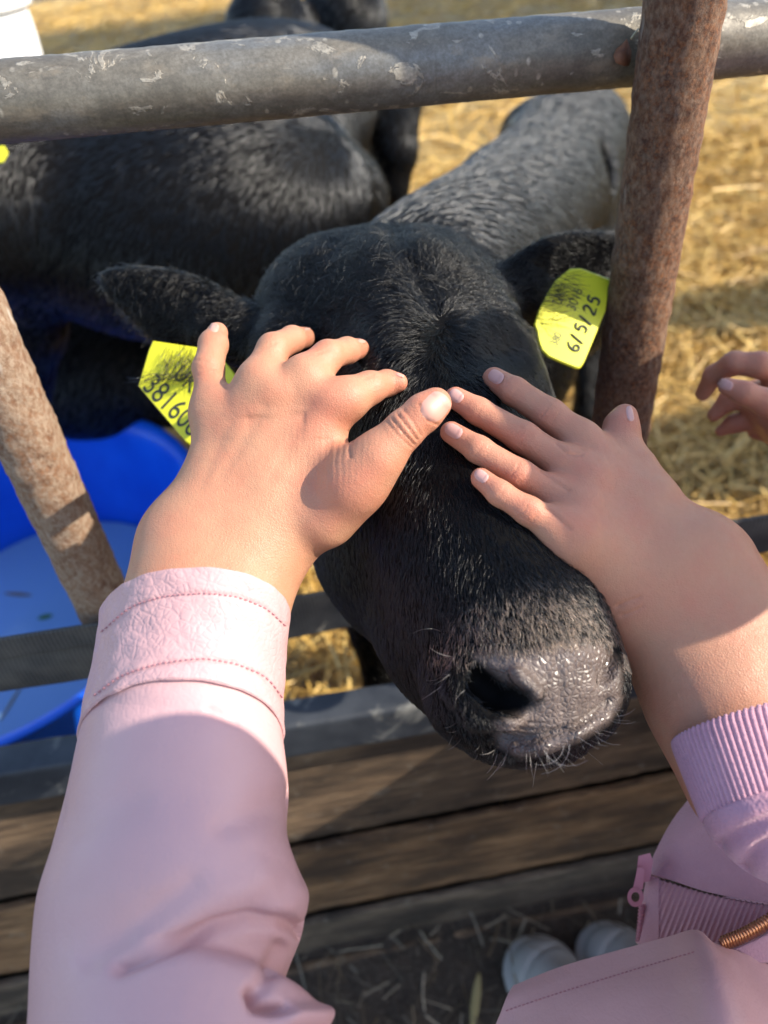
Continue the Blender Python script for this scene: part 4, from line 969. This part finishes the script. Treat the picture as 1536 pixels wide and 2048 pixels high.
slv = mesh_obj('jacket_sleeve', SV, SQf, MAT['leather'], photog)
cuff_r = [((214, 1262), (566, 1262), .345, 84), ((206, 1243), (574, 1243), .346, 88), ((203, 1236), (578, 1236), .346, 90), ((200, 1246), (579, 1246), .3455, 88), ((190, 1310), (573, 1310), .342, 88), ((184, 1345), (569, 1345), .340, 88), ((170, 1410), (566, 1410), .336, 98), ((156, 1472), (567, 1472), .331, 112), ((155, 1482), (567, 1482), .330, 112), ((162, 1482), (562, 1482), .330, 110), ((178, 1440), (552, 1440), .332, 104)]
CV, CQ = loft(cuff_r, 240, 300)
pz, _ = topx(CV); CV += vnormals(CV, CQ) * (.00035 * vnoise(CV, 60, 8) + .0005 * vnoise(CV, 22, 9))[:, None]
CV = crease(CV, CQ, [([(205, 1262), (260, 1215), (320, 1194), (400, 1186), (470, 1192), (530, 1215), (572, 1252)], 5, .0007), ([(196, 1385), (240, 1352), (310, 1328), (400, 1316), (470, 1326), (530, 1352), (566, 1396)], 5, .0008)])
cuff = mesh_obj('jacket_cuff', CV, CQ, MAT['leather2'], photog)
def stitches(line, n, bvh, parent, mat, wpx=2.2, duty=.62, off=.0004):
    L = cr(np.array(line, float), 400); cum = np.concatenate([[0], np.cumsum(np.linalg.norm(np.diff(L, axis=0), axis=1))]); tot = cum[-1]; parts = []
    for k in range(n):
        pts = []
        for u in np.linspace(k / n, (k + duty) / n, 5):
            x = np.interp(u * tot, cum, L[:, 0]); y = np.interp(u * tot, cum, L[:, 1]); h, nn = hit(bvh, x, y)
            if h is None: continue
            if nn.dot(h - CAM) > 0: nn = -nn
            pts.append(h + nn * off)
        if len(pts) == 5:
            d = w2cam(np.array(pts[:1]))[0, 2]; parts.append(tube(pts, [wpx * .5 / F * d * k_ for k_ in (.5, 1, 1, 1, .5)], 6))
    if parts: V, Q = merge(parts); return mesh_obj('stitching', V, Q, mat, parent)
cb = bvh_of(CV, CQ)
stitches([(203, 1264), (260, 1216), (320, 1195), (400, 1187), (470, 1193), (530, 1216), (573, 1254)], 40, cb, cuff, MAT['thread'], 3.0)
stitches([(188, 1392), (240, 1354), (310, 1330), (400, 1318), (470, 1328), (530, 1354), (566, 1398)], 38, cb, cuff, MAT['thread'], 3.4)

# front of the pink jacket at the bottom right
jc = [[P(1030, 1978, .420), P(1130, 1938, .415), P(1250, 1904, .408), P(1340, 1880, .400), P(1392, 1868, .393), P(1425, 1893, .390), P(1480, 1910, .395), P(1560, 1945, .40)],
      [P(1012, 2010, .412), P(1120, 1975, .405), P(1245, 1942, .398), P(1340, 1915, .390), P(1400, 1900, .380), P(1442, 1920, .378), P(1500, 1955, .386), P(1580, 2000, .39)],
      [P(985, 2075, .405), P(1110, 2040, .392), P(1240, 2010, .382), P(1345, 1990, .372), P(1415, 1975, .362), P(1462, 1985, .362), P(1530, 2030, .372), P(1610, 2080, .378)],
      [P(930, 2200, .39), P(1090, 2160, .375), P(1230, 2140, .365), P(1350, 2120, .355), P(1435, 2105, .345), P(1490, 2115, .345), P(1560, 2160, .355), P(1660, 2200, .36)],
      [P(880, 2450, .37), P(1060, 2420, .355), P(1220, 2400, .345), P(1360, 2390, .335), P(1460, 2380, .325), P(1520, 2380, .325), P(1600, 2400, .33), P(1720, 2440, .33)]]
JV, JQ = sheet(jc, 110, 190, .0022)
if (vnormals(JV, JQ)[:100] * (CAM - JV[:100])).sum() < 0: JQ = JQ[:, ::-1]
JV = crease(JV, JQ, [([(1010, 2030), (1120, 1992), (1250, 1952), (1340, 1924), (1395, 1910)], 4, .0008), ([(1395, 1880), (1425, 1930), (1455, 2048)], 7, .0022), ([(1440, 1890), (1480, 1960), (1510, 2060)], 7, .0014), ([(1180, 2010), (1300, 1990), (1390, 2000)], 18, .0012)])
jf = mesh_obj('jacket_front', JV, JQ, MAT['leather'], photog); jb = bvh_of(JV, JQ)
stitches([(1012, 2022), (1120, 1986), (1250, 1946), (1340, 1919), (1392, 1904)], 46, jb, jf, MAT['thread'], 2.4)

# hoodie of the child
def knit(name, c0, c1, scale, rot, strength):
    m = M(name); n = m.noise(30, 4); m.col(m.ramp(n, [(.35, c0), (.65, c1)])); m.set(Roughness=.9, Sheen_Weight=.2, Sheen_Roughness=.5)
    m.bump(m.noise(900, 3), .5, .0008); m.bump(m.voro(650), .35, .0008); return m.m
lil = knit('lilac_knit', (.45, .235, .30), (.52, .285, .35), 0, 0, 0); rose = knit('rose_fleece', (.47, .25, .29), (.53, .29, .33), 0, 0, 0)
def rib(V, Q, ang, n, amp):           # knitted ribs run along the tube
    return V + vnormals(V, Q) * (amp * (np.abs(np.sin(ang * n / 2)) ** .7 - .5))[:, None]
cuf = [((1360, 1510), (1660, 1430), .350, 24), ((1348, 1492), (1672, 1405), .349, 26), ((1346, 1486), (1675, 1398), .349, 26), ((1347, 1500), (1676, 1412), .348, 26), ((1370, 1560), (1690, 1480), .341, 26), ((1392, 1615), (1705, 1545), .335, 26), ((1402, 1640), (1712, 1575), .333, 26), ((1415, 1645), (1705, 1590), .333, 24)]
cuf = [(a_, b_, d_ * .945, g_) for a_, b_, d_, g_ in cuf]
KV, KQ = loft(cuf, 150, 720, .9); ang = np.tile(np.linspace(0, 2 * np.pi, 720, endpoint=False), 150)
KV = rib(KV, KQ, ang, 84, .0011); mesh_obj('hoodie_cuff', KV, KQ, lil, child)
hs = [((1412, 1632), (1708, 1570), .333, 24), ((1408, 1648), (1726, 1582), .332, 26), ((1432, 1688), (1760, 1560), .330, 30), ((1500, 1748), (1800, 1560), .328, 30), ((1620, 1800), (1860, 1580), .326, 20), ((1760, 1850), (1940, 1600), .325, 10), ((2000, 1900), (2100, 1640), .32, 0)]
hs = [(a_, b_, d_ * .945, g_) for a_, b_, d_, g_ in hs]
UV_, UQ = loft(hs, 150, 200, .95)
UV_ = crease(UV_, UQ, [([(1440, 1690), (1480, 1668), (1560, 1630)], 14, .0022), ([(1490, 1735), (1520, 1700), (1580, 1670)], 16, .0028)]); mesh_obj('hoodie_sleeve', UV_, UQ, lil, child)
hb_ = [[P(1398, 1592, .47), P(1420, 1585, .462), P(1470, 1590, .45), P(1560, 1600, .44), P(1700, 1620, .44)],
       [P(1352, 1648, .465), P(1385, 1648, .455), P(1450, 1660, .442), P(1550, 1670, .432), P(1700, 1690, .43)],
       [P(1318, 1710, .460), P(1352, 1712, .450), P(1430, 1730, .436), P(1540, 1745, .425), P(1700, 1760, .42)],
       [P(1302, 1752, .456), P(1340, 1760, .446), P(1420, 1785, .432), P(1530, 1805, .420), P(1700, 1830, .41)]]
BV, BQ = sheet(hb_, 90, 120, .0035)
if (vnormals(BV, BQ)[:100] * (CAM - BV[:100])).sum() < 0: BQ = BQ[:, ::-1]
BV = crease(BV, BQ, [([(1408, 1610), (1360, 1670), (1332, 1730), (1325, 1752)], 4, .0018), ([(1400, 1700), (1440, 1760)], 16, .002)]); mesh_obj('hoodie_front', BV, BQ, rose, child)
wb_ = [[P(1302, 1752, .455), P(1320, 1756, .449), P(1420, 1786, .431), P(1530, 1806, .419), P(1700, 1832, .41)],
       [P(1290, 1820, .452), P(1310, 1824, .446), P(1410, 1850, .428), P(1530, 1872, .416), P(1700, 1900, .405)],
       [P(1280, 1886, .450), P(1300, 1893, .444), P(1400, 1915, .428), P(1530, 1945, .416), P(1700, 1980, .405)]]
WV, WQ = sheet(wb_, 60, 500, .0035)
if (vnormals(WV, WQ)[:100] * (CAM - WV[:100])).sum() < 0: WQ = WQ[:, ::-1]
pw, _ = topx(WV); fcn = np.where(pw[:, 0] > 1318, 1, 0); WV = WV + vnormals(WV, WQ) * (.0010 * fcn * np.abs(np.sin((pw[:, 0] * .93 + pw[:, 1] * .36) / 11 * np.pi)))[:, None]
mesh_obj('hoodie_waistband', WV, WQ, rose, child)
# zip slider: a tab with an eye, and the slider body
zm = simple('pink_enamel', (.45, .19, .24), .35); zs = thing_zip = None
zp = []
def ring_plate(cx_, cy_, ro, ri, d, th, n=28):
    V = []; a = np.linspace(0, 2 * np.pi, n, endpoint=False)
    for t in a:
        for r_, o_ in ((ro, -th), (ro, th), (ri, th), (ri, -th)): V.append(P(cx_ + r_ * math.cos(t) * .82, cy_ + r_ * math.sin(t), d + o_))
    Q = gridfaces(n, 4, True).tolist(); Q += [[(n - 1) * 4 + j, (n - 1) * 4 + (j + 1) % 4, (j + 1) % 4, j] for j in range(4)]; return np.array(V), Q
zp.append(ring_plate(1271, 1794, 20, 10, .438, .0010))
def box8(pl, d0, d1):
    n = len(pl); V = [P(*p, d0) for p in pl] + [P(*p, d1) for p in pl]; return np.array(V), [list(range(n))[::-1], list(range(n, 2 * n))] + [[i, (i + 1) % n, n + (i + 1) % n, n + i] for i in range(n)]
zp.append(box8([(1266, 1776), (1275, 1735), (1284, 1735), (1289, 1740), (1286, 1778), (1278, 1780)], .437, .440)); zp.append(box8([(1277, 1712), (1300, 1706), (1306, 1720), (1300, 1762), (1282, 1766), (1273, 1745)], .441, .450))
V, Q = merge(zp); mesh_obj('zip_slider', V, Q, zm, child, smooth=False)
# zip tape teeth on the hoodie edge, and copper zip of the jacket
def teeth(line, n, d0, d1, r, name, mat, parent, wid):
    L = cr(np.array(line, float), 200); parts = []
    for k in range(n):
        u = k / (n - 1); i = min(int(u * 199), 198); x, y = L[i]; t = L[i + 1] - L[i]; t /= np.linalg.norm(t); d = d0 + (d1 - d0) * u; nx = np.array([-t[1], t[0]])
        for sgn in (-1, 1):
            a_ = np.array([x, y]) + t * sgn * 2.2; pts = [P(*(a_ + nx * wid * q), d - .0018 * math.cos(q * 1.5)) for q in (-1, -.5, 0, .5, 1)] if sgn > 0 else [P(*(a_ + nx * wid * q), d - .0018 * math.cos(q * 1.5)) for q in (-.8, 0, .8)]
            parts.append(tube(pts, r, 7))
    V, Q = merge(parts); return mesh_obj(name, V, Q, mat, parent)
cop = simple('copper', (.42, .19, .10), .3, Metallic=1.0)
teeth([(1446, 1886), (1490, 1868), (1536, 1842), (1600, 1805)], 24, .392, .40, .00085, 'zip_teeth', cop, photog, 14)
teeth([(1284, 1812), (1281, 1850), (1278, 1880)], 12, .448, .448, .0006, 'zip_teeth', zm, child, 6)
# tape carrying the copper zip
V, Q = sheet([[P(1440, 1906, .396), P(1500, 1882, .398), P(1560, 1850, .402), P(1660, 1800, .41)], [P(1450, 1935, .394), P(1510, 1925, .396), P(1580, 1920, .40), P(1680, 1900, .41)]], 12, 60, .0015); mesh_obj('zip_tape', V, Q, rose, photog)

# shoes of the child
def shoe(ax_toe, ax_heel, wid, parent):
    t, h = np.array(FP(*ax_toe, .03)), np.array(FP(*ax_heel, .03)); t[2] = h[2] = .0; dirv = (h - t); L = .20; dirv /= np.linalg.norm(dirv); sd = np.cross([0, 0, 1.], dirv)
    A3 = (dirv, sd, np.array([0, 0, 1.])); e_ = t + dirv * .26; lo_, hi_ = np.minimum(t, e_) - .1, np.maximum(t, e_) + .12; s_ = SDF(lo_, hi_, .003)
    s_.ell(t + dirv * .050 + [0, 0, .030], (.052, wid, .027), A3, .008); s_.ell(t + dirv * .12 + [0, 0, .040], (.085, wid * .86, .042), A3, .012); s_.ell(t + dirv * .17 + [0, 0, .07], (.05, wid * .8, .05), A3, .02)
    V, Q = s_.surface(2); Q = orient(V, Q); _u = (V - t) @ dirv; _w = (V - t) @ sd; V = V - vnormals(V, Q) * (.003 * np.exp(-((np.hypot((_u - .105) / 1.0, _w * 1.0) - .078) / .0035) ** 2) * (_u < .10))[:, None]; o = mesh_obj('shoe', V, Q, simple('white_rubber', (.36, .355, .33), .55), parent)
    s2 = SDF(lo_, hi_, .003); s2.ell(t + dirv * .045 + [0, 0, .014], (.060, wid * 1.18, .014), A3, .01); s2.ell(t + dirv * .13 + [0, 0, .012], (.09, wid * 1.02, .013), A3, .02)
    V, Q = s2.surface(2); mesh_obj('sole', V, Q, simple('grey_rubber', (.46, .45, .42), .6), o)
shoe((1040, 1895), (1150, 2010), .046, child); shoe((1180, 1872), (1290, 1960), .046, child)
# two unseen calves and an unseen roof, added to throw shade on the straw
for lb_, x_, y_, sd_ in (('unseen black calf added past the right edge to shade the near straw', 1.45, .98, 81), ('unseen black calf added deeper in the pen to shade the straw', 1.95, 1.56, 91)):
    other_calf(lb_, [(x_ - .02, y_ - .02, .86, .09), (x_ + .15, y_, .76, .13), (x_ + .45, y_ + .03, .74, .15), (x_ + .7, y_ + .05, .76, .13)], [], [leg(x_ + .12, y_ - .06, .6, .06), leg(x_ + .12, y_ + .07, .6, .06), leg(x_ + .68, y_ - .04, .6, .07), leg(x_ + .68, y_ + .12, .6, .07)],
               (x_ - .3, y_ - .4, 0), (x_ + 1.0, y_ + .5, 1.15), 12000, (1, 0, 0), sd_, .014)
roof = thing('shade_roof', 'unseen roof on posts, added to shade the far straw', 'roof', (0, 6, 0))  # helper roof out of view, only there to darken the far straw
rm = M('shade_roof_sheet'); rm.col((.32, .33, .34)); rm.set(Roughness=.5, Metallic=.4)
xs = np.linspace(-9, 11, 401); ys = np.linspace(4.6, 7.6, 12); gx, gy = np.meshgrid(xs, ys, indexing='ij'); Vr = np.stack([gx, gy, 3.1 + (gy - 4.6) * .12 + .02 * np.sin(gx * 2 * np.pi / .2)], -1).reshape(-1, 3)
mesh_obj('shade_roof_sheet', *thicken(Vr, gridfaces(401, 12), 401, 12, .004), rm.m, roof)
for px_, py_ in ((-6, 4.9), (8, 4.9), (-6, 7.3), (8, 7.3)): pv = tube([np.array([px_, py_, 0]), np.array([px_, py_, 3.05 + (py_ - 4.6) * .12])], .09, 16); mesh_obj('shade_roof_post', pv[0], pv[1], MAT['wood'][1], roof)
